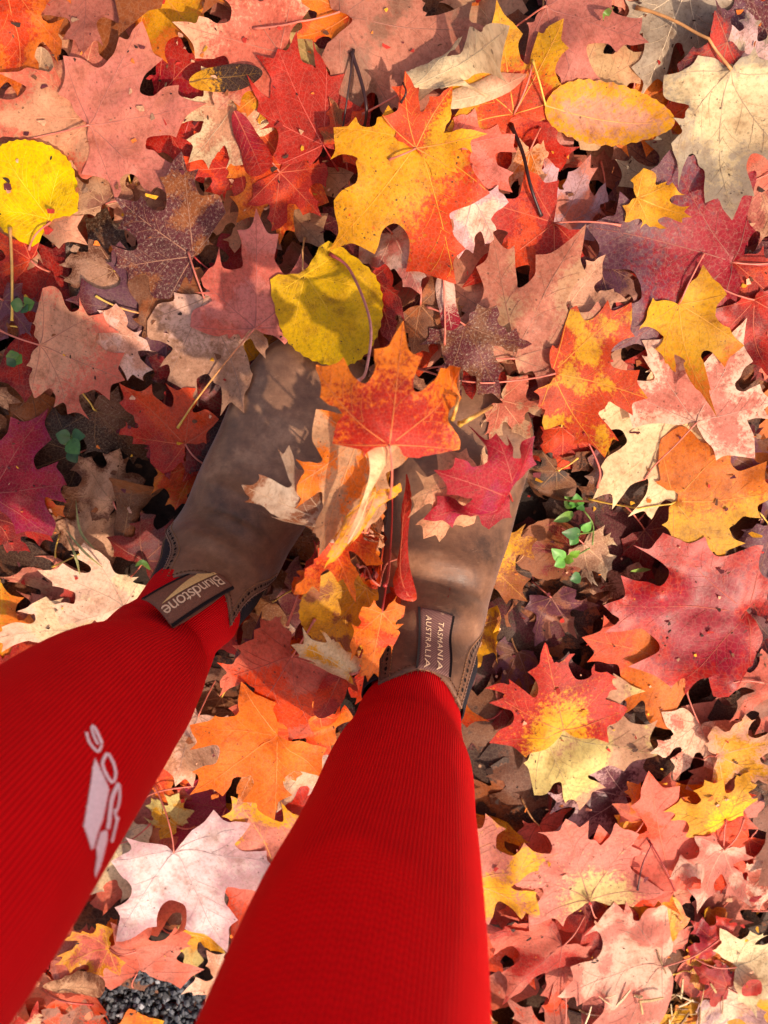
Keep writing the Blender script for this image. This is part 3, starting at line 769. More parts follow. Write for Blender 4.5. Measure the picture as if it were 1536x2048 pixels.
def vein_lines(kind, O, mains, rng, dense=True):
    """polylines (points, start width, end width) in leaf units"""
    L = []
    def grow(a, b, w0, w1, n, bow=0.0):
        a = np.asarray(a, float); b = np.asarray(b, float); t = np.linspace(0, 1, n)[:, None]; d = b-a; nn = np.array([-d[1], d[0]])
        return (a + d*t + nn*bow*np.sin(t*math.pi), w0, w1)
    for i, (a, b) in enumerate(mains):
        L.append(grow(a, b, 1.0 if i == 0 else .85, .35, 14, rng.normal(0, .02)))
    if dense:
        for i, (a, b) in enumerate(mains[:3] if kind != 'linden' else mains):
            a = np.asarray(a, float); b = np.asarray(b, float); d = b-a; ln = np.linalg.norm(d); d = d/ln; n = np.array([-d[1], d[0]])
            ks = np.arange(.30, .90, .15) if kind == 'maple' else np.arange(.18, .92, .13)
            for t in ks:
                for sd in (1, -1):
                    p = a + d*ln*(t + rng.normal(0, .02)); dr = d*math.cos(.75)+n*sd*math.sin(.75)
                    sts = np.arange(.03, .42, .03); ins = pip(O, p+dr*sts[:, None]); ni = len(sts) if ins.all() else int(np.argmin(ins))
                    far = p + dr*.03*ni; st = .03*(ni+1)
                    if kind == 'maple' and st > .27: far = p+dr*.24
                    if st > .06: L.append(grow(p, p+(far-p)*.93,   .34, .12, 5, sd*-.06))
    return L

# ------------------------------------------------------------------ the pile: a height field that each leaf settles on
GX0, GX1, GY0, GY1, GC = -0.80, 0.80, -1.15, 0.70, 0.003
GNX, GNY = int((GX1-GX0)/GC), int((GY1-GY0)/GC)
HGT = np.full((GNX, GNY), -0.002); IDM = np.full((GNX, GNY), -1, int); BOOTH = np.full((GNX, GNY), -1.0)
def cell(x, y): return np.clip(((x-GX0)/GC).astype(int), 1, GNX-2), np.clip(((y-GY0)/GC).astype(int), 1, GNY-2)
BW = [(1/3, 1/3, 1/3), (.8, .1, .1), (.1, .8, .1), (.1, .1, .8), (.5, .5, 0), (.5, 0, .5), (0, .5, .5), (.6, .2, .2), (.2, .6, .2), (.2, .2, .6), (.45, .45, .1), (.45, .1, .45), (.1, .45, .45), (1, 0, 0), (0, 1, 0), (0, 0, 1)]
def raster(V, F, hmap, ids=None, lid=0, cap=None):
    T = V[F]
    P = np.concatenate([T[:, 0]*a+T[:, 1]*b+T[:, 2]*c for a, b, c in BW])
    ix, iy = cell(P[:, 0], P[:, 1]); z = P[:, 2]
    if cap is not None: z = np.minimum(z, cap)
    if ids is not None:
        up = z >= hmap[ix, iy] - .0004
        ids[ix[up], iy[up]] = lid
    np.maximum.at(hmap, (ix, iy), z)
bvs = []; bfs = []
for o in boot_meshes:
    n = len(bvs); o.data.calc_loop_triangles(); bvs += [tuple(v.co) for v in o.data.vertices]; bfs += [tuple(i+n for i in t.vertices) for t in o.data.loop_triangles]
raster(np.array(bvs), np.array(bfs), BOOTH)
def look(hm, P):
    ix, iy = cell(P[:, 0], P[:, 1])
    return np.maximum.reduce([hm[ix, iy], hm[ix+1, iy], hm[ix-1, iy], hm[ix, iy+1], hm[ix, iy-1]])

LEAVES = []
class Leaf: pass
def pose_leaf(sp, z_guess):
    """leaf units -> world, before settling"""
    A = unproject(*sp['a'], z_guess); T = unproject(*sp['t'], z_guess)
    if sp.get('world'): A = np.array([*sp['a'], z_guess]); T = np.array([*sp['t'], z_guess])
    d = (T-A)[:2]; L = np.linalg.norm(d); d /= L
    rng = np.random.default_rng(sp['seed']+17)
    hi = sp.get('res', 1)
    V2, F, O, mains = flat_leaf(sp['kind'], sp['seed'], sp['wid'], {2: 3, 1: 2, 0: 1}[hi], {2: .066, 1: .10, 0: .2}[hi], sp.get('lob'), sp.get('full', 1.0))
    q = V2.copy(); r = np.linalg.norm(q, axis=1)
    cu = sp['curl']
    z = np.zeros(len(q)); nz = Noise2(rng, 3.2); nz2 = Noise2(rng, 8.0, 9)
    z += cu*(.068*nz(q) + .026*nz2(q)*smooth(.05, .4, r))
    if hi:                                                # the rim waves and curls
        dm = np.min(np.linalg.norm(q[:, None]-O[None, ::2], axis=2), 1); z += cu*(.030*Noise2(rng, 6.0)(q)+rng.normal(.012, .014))*(1-smooth(.0, .14, dm))
    z += sp.get('fold', rng.normal(0, .10)*cu)*np.abs(q[:, 0])
    ang = np.arctan2(q[:, 0], q[:, 1])
    for i, (a, b) in enumerate(mains):
        an = math.atan2(b[0], b[1]); da = np.abs(np.angle(np.exp(1j*(ang-an))))
        c = rng.normal(.08, .21)*cu
        z += c*np.exp(-(da/.5)**2)*smooth(.35, 1.05, r)*r
        dv = seg_dist(q, a, b); z += -.012*np.exp(-(dv/.035)**2)*(1 if not sp.get('under') else -1)
    if sp.get('sway'): q = q.copy(); q[:, 0] += sp['sway']*np.sin(q[:, 1]*math.pi*1.3-.3)
    P = np.stack([q[:, 0], q[:, 1], z], -1)*L
    for ba, k in sp.get('bend', []):                      # roll about an axis: ba = direction of travel in leaf degrees, k = radians over one leaf length
        c, s = math.cos(math.radians(ba)), math.sin(math.radians(ba))
        u = P[:, 0]*s + P[:, 1]*c; w = P[:, 0]*c - P[:, 1]*s; h = P[:, 2]; u0 = sp.get('b0', 0.0)*L
        kk = k/L; th = (u-u0)*kk
        rad = 1/kk
        u2 = u0 + (rad-h)*np.sin(th); h2 = rad - (rad-h)*np.cos(th)
        if sp.get('ease'):
            pass
        P = np.stack([u2*s + w*c, u2*c - w*s, h2], -1)
    roll = math.radians(sp.get('roll', 0)); pit = math.radians(sp.get('pitch', 0))
    x = P[:, 0]*math.cos(roll) + P[:, 2]*math.sin(roll); zz = P[:, 2]*math.cos(roll) - P[:, 0]*math.sin(roll)
    y = P[:, 1]*math.cos(pit) - zz*math.sin(pit); zz = zz*math.cos(pit) + P[:, 1]*math.sin(pit)
    if pit: y /= max(.3, math.cos(pit))
    X = A[0] + x*d[1] + y*d[0]; Y = A[1] - x*d[0] + y*d[1]
    return np.stack([X, Y, zz], -1), V2, F, O, mains, L, rng
def settle(sp):
    zg = sp.get('zg', .03)
    for it in range(2):
        P, V2, F, O, mains, L, rng = pose_leaf(sp, zg)
        hm = look(HGT, P)
        if sp.get('boot'): hm = np.maximum(hm, look(BOOTH, P))
        off = np.quantile(hm-P[:, 2], sp.get('q', .80)) + .0006 + sp.get('lift', 0)
        zg = float(np.mean(P[:, 2])+off) if it == 0 else zg
    z = np.maximum(P[:, 2]+off, hm+.0007)
    # no steep steps: a leaf tents over what it lies on
    E = np.unique(np.sort(np.vstack([F[:, [0, 1]], F[:, [1, 2]], F[:, [2, 0]]]), 1), axis=0)
    ln = np.linalg.norm(P[E[:, 0], :2]-P[E[:, 1], :2], axis=1)*sp.get('steep', .55)
    rel = P[E[:, 0], 2]-P[E[:, 1], 2]
    ln = np.maximum(ln, np.abs(rel))
    for it in range(14):
        zn = z.copy(); np.maximum.at(zn, E[:, 0], z[E[:, 1]]-ln); np.maximum.at(zn, E[:, 1], z[E[:, 0]]-ln)
        if np.allclose(zn, z): break
        z = zn
    # ease the dents
    for it in range(2):
        s = np.zeros(len(z)); c = np.zeros(len(z)); np.add.at(s, E[:, 0], z[E[:, 1]]-P[E[:, 1], 2]); np.add.at(s, E[:, 1], z[E[:, 0]]-P[E[:, 0], 2]); np.add.at(c, E[:, 0], 1); np.add.at(c, E[:, 1], 1)
        z = np.maximum(.5*z + .5*(s/np.maximum(c, 1)+P[:, 2]), np.minimum(z, hm+.0007))
    P[:, 2] = z
    if not sp.get('boot'):                                # trodden under: stays below the boots' surface
        ix, iy = cell(P[:, 0], P[:, 1]); bh = BOOTH[ix, iy]; k = bh > .012
        z0 = P[:, 2].copy(); P[k, 2] = np.minimum(P[k, 2], bh[k]-.005)
        fk = ((z0-P[:, 2])[F] > .010).any(1)
        if fk.any() and (~fk).sum() > 12: F = F[~fk]
    for hx, hy, hr in sp.get('holes', []):               # eaten through
        cc = V2[F].mean(1); hd = np.hypot((cc[:, 0]-hx)*1.0, (cc[:, 1]-hy)*.7); F = F[hd > hr*(1+.5*np.sin(np.arctan2(cc[:, 1]-hy, cc[:, 0]-hx)*3+hx*40))]
    lab = np.arange(len(P))                              # keep one connected piece
    for it in range(400):
        m = lab[F].min(1); l2 = lab.copy(); np.minimum.at(l2, F.ravel(), np.repeat(m, 3))
        if (l2 == lab).all(): break
        lab = l2
    fl_ = lab[F[:, 0]]; v_, c_ = np.unique(fl_, return_counts=True)
    if len(v_) > 1 or len(np.unique(F)) < len(P):
        F = F[fl_ == v_[np.argmax(c_)]]; us = np.unique(F); mp = np.full(len(P), -1); mp[us] = np.arange(len(us)); F = mp[F]; P = P[us]; V2 = V2[us]
    lf = Leaf(); lf.sp = sp; lf.V2 = V2; lf.F = F; lf.P = P; lf.L = L; lf.mains = mains; lf.O = O; lf.id = len(LEAVES); lf.rng = rng
    raster(P, F, HGT, IDM, lf.id); LEAVES.append(lf)
    lf.stem = None
    st = sp.get('stem', 'auto')
    if st == 'auto': st = None if rng.random() < .45 else 'rand'
    if st:
        A = P[np.argmin(np.linalg.norm(V2-np.array([0, 0]), axis=1))].copy()
        if st == 'rand':
            T = P[np.argmax(V2[:, 1])]; dr = (A-T)[:2]; dr /= np.linalg.norm(dr); an = rng.normal(0, .35); c, s = math.cos(an), math.sin(an)
            Eq = A[:2] + L*rng.uniform(.35, .6)*np.array([dr[0]*c-dr[1]*s, dr[0]*s+dr[1]*c])
        else: Eq = unproject(*st, A[2])[:2]
        n = 16; t = np.linspace(0, 1, n)[:, None]; dv = Eq-A[:2]; nn = np.array([-dv[1], dv[0]])
        mid = (A[:2]+Eq)/2 + nn*sp.get('sbow', rng.normal(0, .10))
        xy = (1-t)**2*A[:2] + 2*t*(1-t)*mid + t*t*Eq
        P3 = np.concatenate([xy, np.zeros((n, 1))], 1)
        ix, iy = cell(xy[:, 0], xy[:, 1]); h = HGT[ix, iy].copy()
        if sp.get('boot'): h = np.maximum(h, look(BOOTH, P3))
        tt = t[:, 0]; zz = A[2]*(1-tt) + (h[-1]+.002)*tt + .006*np.sin(tt*math.pi); zz = np.maximum(zz, h+.0010); zz[0] = A[2]+.0004
        for k in range(3): zz[1:-1] = np.maximum(zz[1:-1], .25*zz[:-2]+.5*zz[1:-1]+.25*zz[2:])
        lf.stem = np.concatenate([xy, zz[:, None]], 1)
        lf.stem_r = np.interp(tt, [0, .1, .85, 1], [.0009, .0007, .0008, .0013])*sp.get('sthick', 1.0)
        for p in lf.stem:
            ix, iy = int((p[0]-GX0)/GC), int((p[1]-GY0)/GC)
            if 1 < ix < GNX-2 and 1 < iy < GNY-2: HGT[ix, iy] = max(HGT[ix, iy], p[2]+.0006)
    return lf

def leaf_colors(lf):
    sp = lf.sp; rng = lf.rng; q = lf.V2; n = len(q)
    A, B, mode = sp['col']; A = np.array(lin(PAL[A])); B = np.array(lin(PAL[B]))
    r = np.linalg.norm(q, axis=1); nz = Noise2(rng, 3.5)(q); n2 = Noise2(rng, 9., 9)(q)
    if mode == 'edge':
        dm = np.min(np.linalg.norm(q[:, None]-lf.O[None, ::2], axis=2), 1); f = (1-smooth(.0, .17, dm+.06*nz+.05*n2))*.85
    elif mode == 'tip': f = smooth(.25, .95, r+.15*nz)
    elif mode == 'base': f = 1-smooth(.1, .55, r+.15*nz)
    elif mode == 'right': f = smooth(-.15, .25, q[:, 0]+.12*nz)
    elif mode == 'left': f = smooth(-.15, .25, -q[:, 0]+.12*nz)
    elif mode == 'leftx': f = smooth(.05, .55, -q[:, 0]+.10*nz)
    elif mode == 'up': f = smooth(.3, .8, q[:, 1]+.12*nz)
    elif mode == 'vein':
        dv = np.min([seg_dist(q, a, b) for a, b in lf.mains], 0); f = 1-smooth(.0, .14, dv+.04*n2)
    elif mode == 'mott': f = smooth(-.25, .45, n2+.4*nz)
    else: f = np.full(n, 0.)
    g = (1+.10*nz+.06*n2)[:, None]*np.clip(1+rng.normal(0, .035, 3) + rng.normal(0, .07), .7, 1.3)
    ro = np.full((n, 1), .42 if sp.get('wet') else sp.get('rough', .58))
    c2 = np.concatenate([np.clip(B[None]*g, 0, 1), f[:, None]], 1)
    c = np.concatenate([np.clip(A[None]*g, 0, 1), ro], 1)
    return c, c2

def build_leaf(lf, name, label=None, cat=None, group=None, veins=True):
    sp = lf.sp; P = lf.P; A = P[np.argmin(np.linalg.norm(lf.V2, axis=1))]
    root = empty(name, tuple(A))
    if label: tag(root, label, cat, group)
    rel = P-A; col, col2 = leaf_colors(lf)
    uv = lf.V2 + lf.rng.uniform(0, 40, 2)
    mesh_obj('blade', rel, lf.F, M_LEAF, root, uv=uv, col=col, col2=col2, attrs={'speck': sp.get('speck', .28), 'frost': sp.get('frost', 0.0)})
    if veins:
        lines = vein_lines(sp['kind'], lf.O, lf.mains, lf.rng, sp.get('res', 1) >= 1)
        V2, F = lf.V2, lf.F; a = V2[F[:, 0]]; b = V2[F[:, 1]]; c = V2[F[:, 2]]
        den = (b[:, 1]-c[:, 1])*(a[:, 0]-c[:, 0]) + (c[:, 0]-b[:, 0])*(a[:, 1]-c[:, 1])
        e1 = rel[F[:, 1]]-rel[F[:, 0]]; e2 = rel[F[:, 2]]-rel[F[:, 0]]; nr = np.cross(e1, e2); nr /= np.linalg.norm(nr, axis=1)[:, None]+1e-12
        def on(p):
            l1 = ((b[:, 1]-c[:, 1])*(p[0]-c[:, 0]) + (c[:, 0]-b[:, 0])*(p[1]-c[:, 1]))/den
            l2 = ((c[:, 1]-a[:, 1])*(p[0]-c[:, 0]) + (a[:, 0]-c[:, 0])*(p[1]-c[:, 1]))/den
            m = np.minimum(np.minimum(l1, l2), 1-l1-l2); i = int(np.argmax(m))
            if m[i] < -.02: return None
            return rel[F[i, 0]]*l1[i]+rel[F[i, 1]]*l2[i]+rel[F[i, 2]]*(1-l1[i]-l2[i]), nr[i]
        VV = []; FF = []; base = (col[:, :3]*(1-col2[:, 3:])+col2[:, :3]*col2[:, 3:]).mean(0)
        w = .0011*sp.get('vw', 1.0)
        for pts, w0, w1 in lines:
            res = [on(p) for p in pts]; k0 = None; n = len(pts)
            for k, rp in enumerate(res):
                if rp is None: k0 = None; continue
                d = pts[min(k+1, n-1)]-pts[max(k-1, 0)]; d = d/(np.linalg.norm(d)+1e-9)
                r2 = on(pts[k]+d*.01) or on(pts[k]-d*.01)
                if r2 is None: k0 = None; continue
                tg = r2[0]-rp[0]; tg /= np.linalg.norm(tg)+1e-12; sdv = np.cross(tg, rp[1]); hw = w*(w0+(w1-w0)*k/(n-1))/2
                up = rp[1] if rp[1][2] > 0 else -rp[1]
                i = len(VV); VV += [rp[0]+sdv*hw+up*.00012, rp[0]+up*(.00030+hw*.35), rp[0]-sdv*hw+up*.00012]
                if k0 is not None: FF += [(k0, k0+1, i+1, i), (k0+1, k0+2, i+2, i+1)]
                k0 = i
        if FF:
            vc = sp.get('vc'); vc = np.array(lin(PAL[vc]))*.42+base*.58 if vc else (base*.62 if sp.get('under') else base*.80+np.array([.085, .05, .016]))
            cc = np.tile(np.r_[vc, 1], (len(VV), 1))
            mesh_obj('vein', VV, FF, M_VEIN, root, col=cc)
    if lf.stem is not None:
        v, f = tube(lf.stem-A, lf.stem_r, 6)
        s0 = np.array(lin(PAL[sp.get('sc', 'stem_pink')])); s1 = np.array(lin(PAL[sp.get('sc2', sp.get('sc', 'stem_pink'))]))
        t = np.repeat(np.linspace(0, 1, len(lf.stem)), 6)[:, None]; cc = s0*(1-t)+s1*t
        mesh_obj('stem', v, f, M_STEM, root, col=np.concatenate([cc, np.ones((len(cc), 1))], 1))
    lf.root = root
    return root
PAL = {'pink':(200,120,98),'dpink':(178,100,84),'rose':(208,122,104),'peach':(220,156,122),'tan':(194,146,112),'cream':(230,202,160),'pale':(228,184,158),'white':(224,202,196),
 'salmon':(212,106,84),'red':(182,44,32),'dred':(128,20,18),'crim':(158,26,42),'mag':(148,26,60),'ored':(214,72,36),'orange':(224,116,42),'gold':(224,158,40),'yellow':(246,198,6),'oyel':(212,164,16),
 'maroon':(98,34,40),'wine':(66,14,20),'purple':(106,58,72),'brown':(116,68,42),'dbrown':(62,36,24),'rust':(148,80,40),'grey':(168,148,128),'lilac':(196,156,156),'olive':(204,184,114),'dull':(150,98,78),
 'stem_pink':(206,112,92),'stem_red':(158,44,38),'stem_yel':(222,180,80),'stem_tan':(196,140,86),'stem_dark':(52,26,24)}
# ------------------------------------------------------------------ the leaves the photo lets one tell apart
# S(layer, kind, stalk pixel, tip pixel, (colour, colour, how they mix), 'short name|the rest of the label', ...)
SPECS = []
def S(layer, kind, a, t, col, label, **k):
    if len(col) == 2: col = (*col, 'mott')
    d = dict(layer=layer, kind=kind, a=a, t=t, col=col, label=label, wid={'maple': 1.0, 'linden': 1.0, 'oval': .35, 'elm': .5, 'frag': .8}[kind], curl=.8, seed=101+len(SPECS), res=2)
    d.update(k)
    if kind == 'maple' and 'lob' not in k: d['wid'] *= .84
    SPECS.append(d)
M = 'maple'
# --- top left
S(4, M, (5, -50), (42, 196), ('ored', 'orange', 'edge'), 'bright red orange maple leaf|hanging into the top left corner', stem='rand')
S(3, 'oval', (80, 92), (82, 197), ('tan', 'tan'), 'small oblong tan leaf|below the red orange leaf in the top left corner', wid=.58, speck=.5, stem=None)
S(2, M, (130, 255), (195, 70), ('peach', 'dpink', 'tip'), 'dull peach maple leaf|partly under the large pink maple leaf at upper left', stem='rand')
S(2, M, (165, -60), (330, 85), ('dpink', 'dpink'), 'dusky pink maple leaf|at the top edge beside dark gaps, left side', stem='rand', under=1)
S(3, M, (300, -45), (425, 100), ('gold', 'orange', 'edge'), 'golden maple leaf with brown rim|at the top edge, left of the big pink leaf', stem=(372, -20))
S(6, M, (182, 252), (415, 207), ('rose', 'pink'), 'large pink maple leaf|with dark dots at upper left, right of the bright yellow leaf', stem=(30, 282), curl=.4, speck=.22, under=1, full=1.06)
S(5, M, (180, 238), (-40, 238), ('peach', 'salmon', 'edge'), 'peach orange maple leaf|at the left edge above the bright yellow leaf', stem='rand', wid=.8)
S(6, 'linden', (104, 442), (2, 296), ('yellow', 'yellow'), 'bright yellow heart-shaped leaf|lying at the left edge', wid=1.10, curl=.45, speck=.10, stem=(60, 500), rough=.5)
S(2, M, (215, 412), (170, 300), ('tan', 'dull'), 'tan maple leaf|just right of the bright yellow heart-shaped leaf', stem=(258, 402))
S(6, M, (384, 512), (222, 392), ('maroon', 'rust', 'mott'), 'maroon maple leaf with pale flecks|below the large pink maple leaf', stem=(470, 566), frost=.65, curl=.9, wid=1.1, vc='tan', sc='stem_red')
S(4, M, (325, 545), (360, 712), ('rust', 'brown'), 'rust brown speckled maple leaf|hanging point down under the maroon flecked leaf', speck=.5, stem='rand', wid=.75)
S(3, M, (330, 632), (140, 600), ('purple', 'maroon'), 'purple brown maple leaf|left of the rust brown speckled leaf', stem=(215, 592), sc='stem_pink', sc2='stem_yel', sbow=.15)
S(5, M, (470, 208), (382, 330), ('peach', 'cream', 'edge'), 'sunlit cream peach maple leaf|beside the thin crimson leaf, upper left', stem='rand', under=1)
S(7, 'oval', (468, 222), (528, 352), ('crim', 'red', 'tip'), 'thin crimson folded leaf|below the dark lens-shaped leaf', wid=.34, bend=[(90, -6)], stem=None, curl=1.2)
S(4, M, (480, 330), (360, 345), ('red', 'ored'), 'deep red maple leaf|under the sunlit cream peach leaf', stem='rand')
S(4, M, (575, 330), (470, 445), ('ored', 'orange', 'edge'), 'orange red maple leaf|below the square red leaf, near two yellow leaves', stem='rand')
S(7, 'oval', (376, 162), (528, 150), ('dbrown', 'gold', 'base'), 'dark lens-shaped brown leaf with yellow patch|lying on orange leaves at upper left', wid=.33, speck=.9, curl=.6, stem=None, vc='dbrown')
S(5, M, (545, 165), (470, 228), ('gold', 'orange'), 'small speckled gold leaf|just under the dark lens-shaped leaf', speck=.9, stem='rand')
S(5, M, (560, 105), (352, 54), ('salmon', 'peach', 'tip'), 'broad salmon maple leaf|behind the dark lens-shaped leaf near the top', stem='rand', curl=.6, under=1)
S(7, M, (646, 290), (556, 98), ('red', 'red'), 'square-lobed red maple leaf|above the upper yellow heart-shaped leaf, top centre', stem=(672, 330), curl=.35, wid=.84, rough=.62, under=1, sc='stem_red', speck=.2, vc='salmon', full=1.22)
S(5, M, (683, 46), (985, 62), ('pink', 'dull', 'mott'), 'very large dusty pink maple leaf|lying flat at top centre', stem=(505, 52), curl=.3, wid=1.0, speck=.2, under=1, full=1.15)
S(4, M, (702, 30), (590, 82), ('orange', 'ored'), 'small orange maple leaf|tucked left of the very large dusty pink leaf', stem=None)
S(3, M, (560, 60), (660, 150), ('olive', 'tan'), 'pale olive maple leaf|under the small orange leaf at top centre', stem='rand')
S(3, M, (520, 20), (610, 40), ('dpink', 'lilac'), 'dusky rose maple leaf|at the top edge crossed by a pink stalk', stem='rand', under=1)
S(10, M, (826, 172), (1002, 90), ('cream', 'cream'), 'curled cream maple leaf in full sun|above the big gold and red leaf', bend=[(90, -7)], wid=.42, curl=1.2, stem='rand', roll=0, under=1)
S(9, 'oval', (872, 208), (1052, 152), ('cream', 'peach', 'tip'), 'narrow cream strip of curled leaf|under the curled cream maple leaf', wid=.24, bend=[(90, -9)], stem=None)
S(12, M, (832, 296), (905, 172), ('ored', 'gold', 'right'), 'orange red maple leaf with yellow point|above the big gold and red leaf', stem='rand', wid=1.3, curl=.9, speck=.4)
S(11, M, (836, 286), (652, 502), ('gold', 'ored', 'leftx'), 'big gold and red maple leaf|with dark spots, at upper centre', stem=None, curl=.75, speck=.75, wid=1.0, pitch=-4, lift=.004, vc='gold', lob=(.95, .85, .6, .2, .95, 1.0, 1.0, 1.0))
S(7, M, (1030, 225), (992, 2), ('gold', 'ored', 'base'), 'golden maple leaf with red base|at the top, right of the curled cream leaf', stem=(1062, 128), curl=.5, speck=.7, wid=.98)
S(6, M, (1090, 18), (1288, 95), ('rose', 'rose'), 'smooth rose pink maple leaf|at the top edge beside the golden leaf', stem=(995, 60), curl=.4, under=1)
S(5, M, (1135, 205), (1296, 105), ('peach', 'tan'), 'pale peach maple leaf|under the rose pink leaf, above the ovate tan leaf', stem=None, curl=.4, under=1)
S(5, M, (1372, -25), (1268, 215), ('grey', 'grey'), 'grey green maple leaf, underside up|near the top right with pale veins', stem='rand', under=1, vc='cream', wid=.75)
S(8, 'elm', (1093, 208), (1345, 248), ('peach', 'gold', 'edge'), 'ovate tan gold leaf with toothed rim|at upper right', wid=.46, stem=(1062, 126), curl=.6, speck=.3, bend=[(90, 1.4)], sc='stem_yel')
S(8, M, (1455, 145), (1442, 446), ('cream', 'grey', 'edge'), 'large drooping cream maple leaf with dark spots|at the upper right edge', stem=(1292, -8), curl=1.0, wid=.82, speck=.6, sc='stem_tan', sthick=1.5, under=1, vc='brown', full=.95)
S(6, M, (1470, 140), (1580, 60), ('grey', 'lilac'), 'grey mauve maple leaf|in the top right above the drooping cream leaf', stem=None, under=1)
S(5, M, (1545, 82), (1385, 60), ('purple', 'maroon'), 'dark purple maple leaf with frosty flecks|in the top right corner', frost=.8, stem='rand', curl=1.2)
S(3, M, (1450, 60), (1385, 140), ('red', 'dred'), 'dark red leaf|between the grey green and purple leaves, top right', stem='rand')
S(6, M, (1450, 88), (1335, 210), ('red', 'maroon', 'edge'), 'folded red maple leaf|left of the long pale stalk at top right', stem=None, wid=.5, bend=[(90, 2.2)])
S(4, M, (1405, 190), (1300, 260), ('ored', 'red'), 'orange red maple leaf|under the tip of the ovate tan gold leaf', stem='rand')
S(3, M, (1255, 190), (1330, 305), ('orange', 'orange'), 'small bright orange maple leaf|behind the ovate tan gold leaf', stem='rand')
S(4, M, (1370, 395), (1220, 325), ('grey', 'dull'), 'curled grey brown leaf|below the ovate tan gold leaf', stem=None, curl=1.5, under=1)
S(6, M, (1118, 452), (1168, 318), ('lilac', 'pink'), 'pale mauve pink maple leaf|with dark stalk across it, right of centre top', stem='rand', under=1, vc='dbrown', curl=.6)
S(6, M, (1466, 524), (1172, 452), ('crim', 'purple', 'tip'), 'crimson and purple maple leaf|wide one at the right under the gold scrap', curl=.6, frost=.25, stem='rand', wid=1.05, rough=.5)
S(5, M, (1462, 520), (1440, 690), ('red', 'ored'), 'scarlet maple leaf|right edge, above the pink and cream maple leaves', stem=(1536, 530), curl=.6, sc='stem_red', wid=1.2)
S(8, M, (1276, 395), (1375, 437), ('gold', 'gold'), 'small gold scrap of leaf|on the crimson and purple leaf', stem=None, wid=.75)
S(5, M, (1568, 335), (1490, 200), ('pink', 'salmon'), 'salmon pink leaf|at the right edge beside the drooping cream leaf', stem=(1430, 400), under=1)
S(4, M, (1520, 380), (1450, 480), ('dpink', 'tan'), 'dull tan pink maple leaf|at the right edge under the drooping cream leaf', stem='rand', under=1)
S(7, M, (1110, 445), (925, 575), ('red', 'ored'), 'clean red maple leaf|right of the big gold and red leaf', stem='rand', curl=.55, wid=.9)
S(7, M, (1028, 716), (1160, 452), ('pink', 'tan', 'mott'), 'large grey pink maple leaf|speckled, right of centre', stem=(845, 745), curl=.5, speck=.3, under=1, frost=.25, wid=.92)
S(6, M, (1140, 610), (1216, 508), ('peach', 'peach'), 'small peach leaf with square top|behind the grey pink leaf at right', stem='rand')
S(9, M, (1102, 745), (1292, 795), ('ored', 'gold', 'mott'), 'red orange maple leaf with yellow blotches|at right centre', stem=(838, 742), curl=.6, wid=1.15, vc='gold')
S(10, M, (1362, 608), (1406, 826), ('gold', 'orange', 'tip'), 'slim gold maple leaf|hanging point down over the pink maple leaf at right', stem='rand', wid=.62, curl=.9, bend=[(90, 1.4)])
S(8, M, (1385, 842), (1492, 635), ('rose', 'pale', 'edge'), 'pale pink maple leaf|in the sun at the right edge', stem=(1290, 985), curl=.45, wid=1.05, under=1)
S(7, M, (1382, 838), (1175, 988), ('cream', 'cream'), 'big sunlit cream maple leaf|at right, above the green sprig', stem='rand', curl=.5, wid=.85, speck=.25, under=1, vc='olive')
S(6, M, (1345, 785), (1318, 640), ('cream', 'cream'), 'upright cream leaf|between the blotched red orange leaf and the slim gold leaf', stem=None, wid=.55, bend=[(90, 2.0)])
S(7, M, (1348, 1002), (1550, 985), ('orange', 'gold', 'right'), 'orange gold maple leaf|at the right edge below the pale pink leaf', stem=(1190, 1010), sbow=.12, sc='stem_yel', curl=.5, wid=1.2)
S(7, M, (1500, 1228), (1205, 1208), ('crim', 'red', 'edge'), 'wet crimson maple leaf|glossy, at right under the orange gold leaf', stem=None, wet=1, curl=.55, wid=.95)
S(6, M, (1375, 1335), (1160, 1268), ('orange', 'ored', 'up'), 'dull orange maple leaf|lying under the wet crimson leaf', stem='rand', curl=.7)
S(8, M, (1128, 1462), (1086, 1276), ('red', 'gold', 'base'), 'red maple leaf with yellow heart|right of the right boot heel', stem=None, curl=.6, wid=1.05)
S(6, M, (1088, 1465), (1306, 1496), ('tan', 'olive'), 'large greenish cream maple leaf|under the red leaf with yellow heart', stem=None, curl=.5, under=1, wid=1.1)
S(5, M, (1255, 1600), (1085, 1560), ('purple', 'lilac', 'edge'), 'purple grey maple leaf|below the greenish cream leaf', stem='rand', rough=.4)
S(6, M, (1402, 1452), (1345, 1560), ('rose', 'pale'), 'soft pink maple leaf|at right, below the dull orange leaf', stem=(1368, 1375), curl=.7, under=1)
S(5, M, (1570, 1370), (1445, 1430), ('salmon', 'dull'), 'brick coloured maple leaf|at the right edge beside the soft pink leaf', stem=None)
S(6, M, (1440, 1515), (1575, 1460), ('gold', 'peach', 'edge'), 'yellow peach maple leaf|at the right edge above the gold leaf with dark veins', stem='rand')
S(4, M, (1510, 1235), (1410, 1340), ('maroon', 'wine'), 'dark maroon maple leaf|at the right edge under the wet crimson leaf', stem=(1455, 1362))
S(7, M, (1342, 1765), (1288, 1525), ('salmon', 'ored', 'mott'), 'broad red orange maple leaf|in the lower right', stem=(1302, 1690), curl=.5, sc='stem_red', wid=1.0)
S(8, M, (1452, 1640), (1396, 1540), ('gold', 'yellow', 'base'), 'gold maple leaf with dark veins|lower right, near the edge', stem=(1448, 1700), vc='dbrown', speck=.4, wid=1.15)
S(8, M, (1450, 1702), (1385, 1810), ('pale', 'rose', 'mott'), 'crumpled pale pink maple leaf|below the gold leaf with dark veins', stem='rand', curl=1.7)
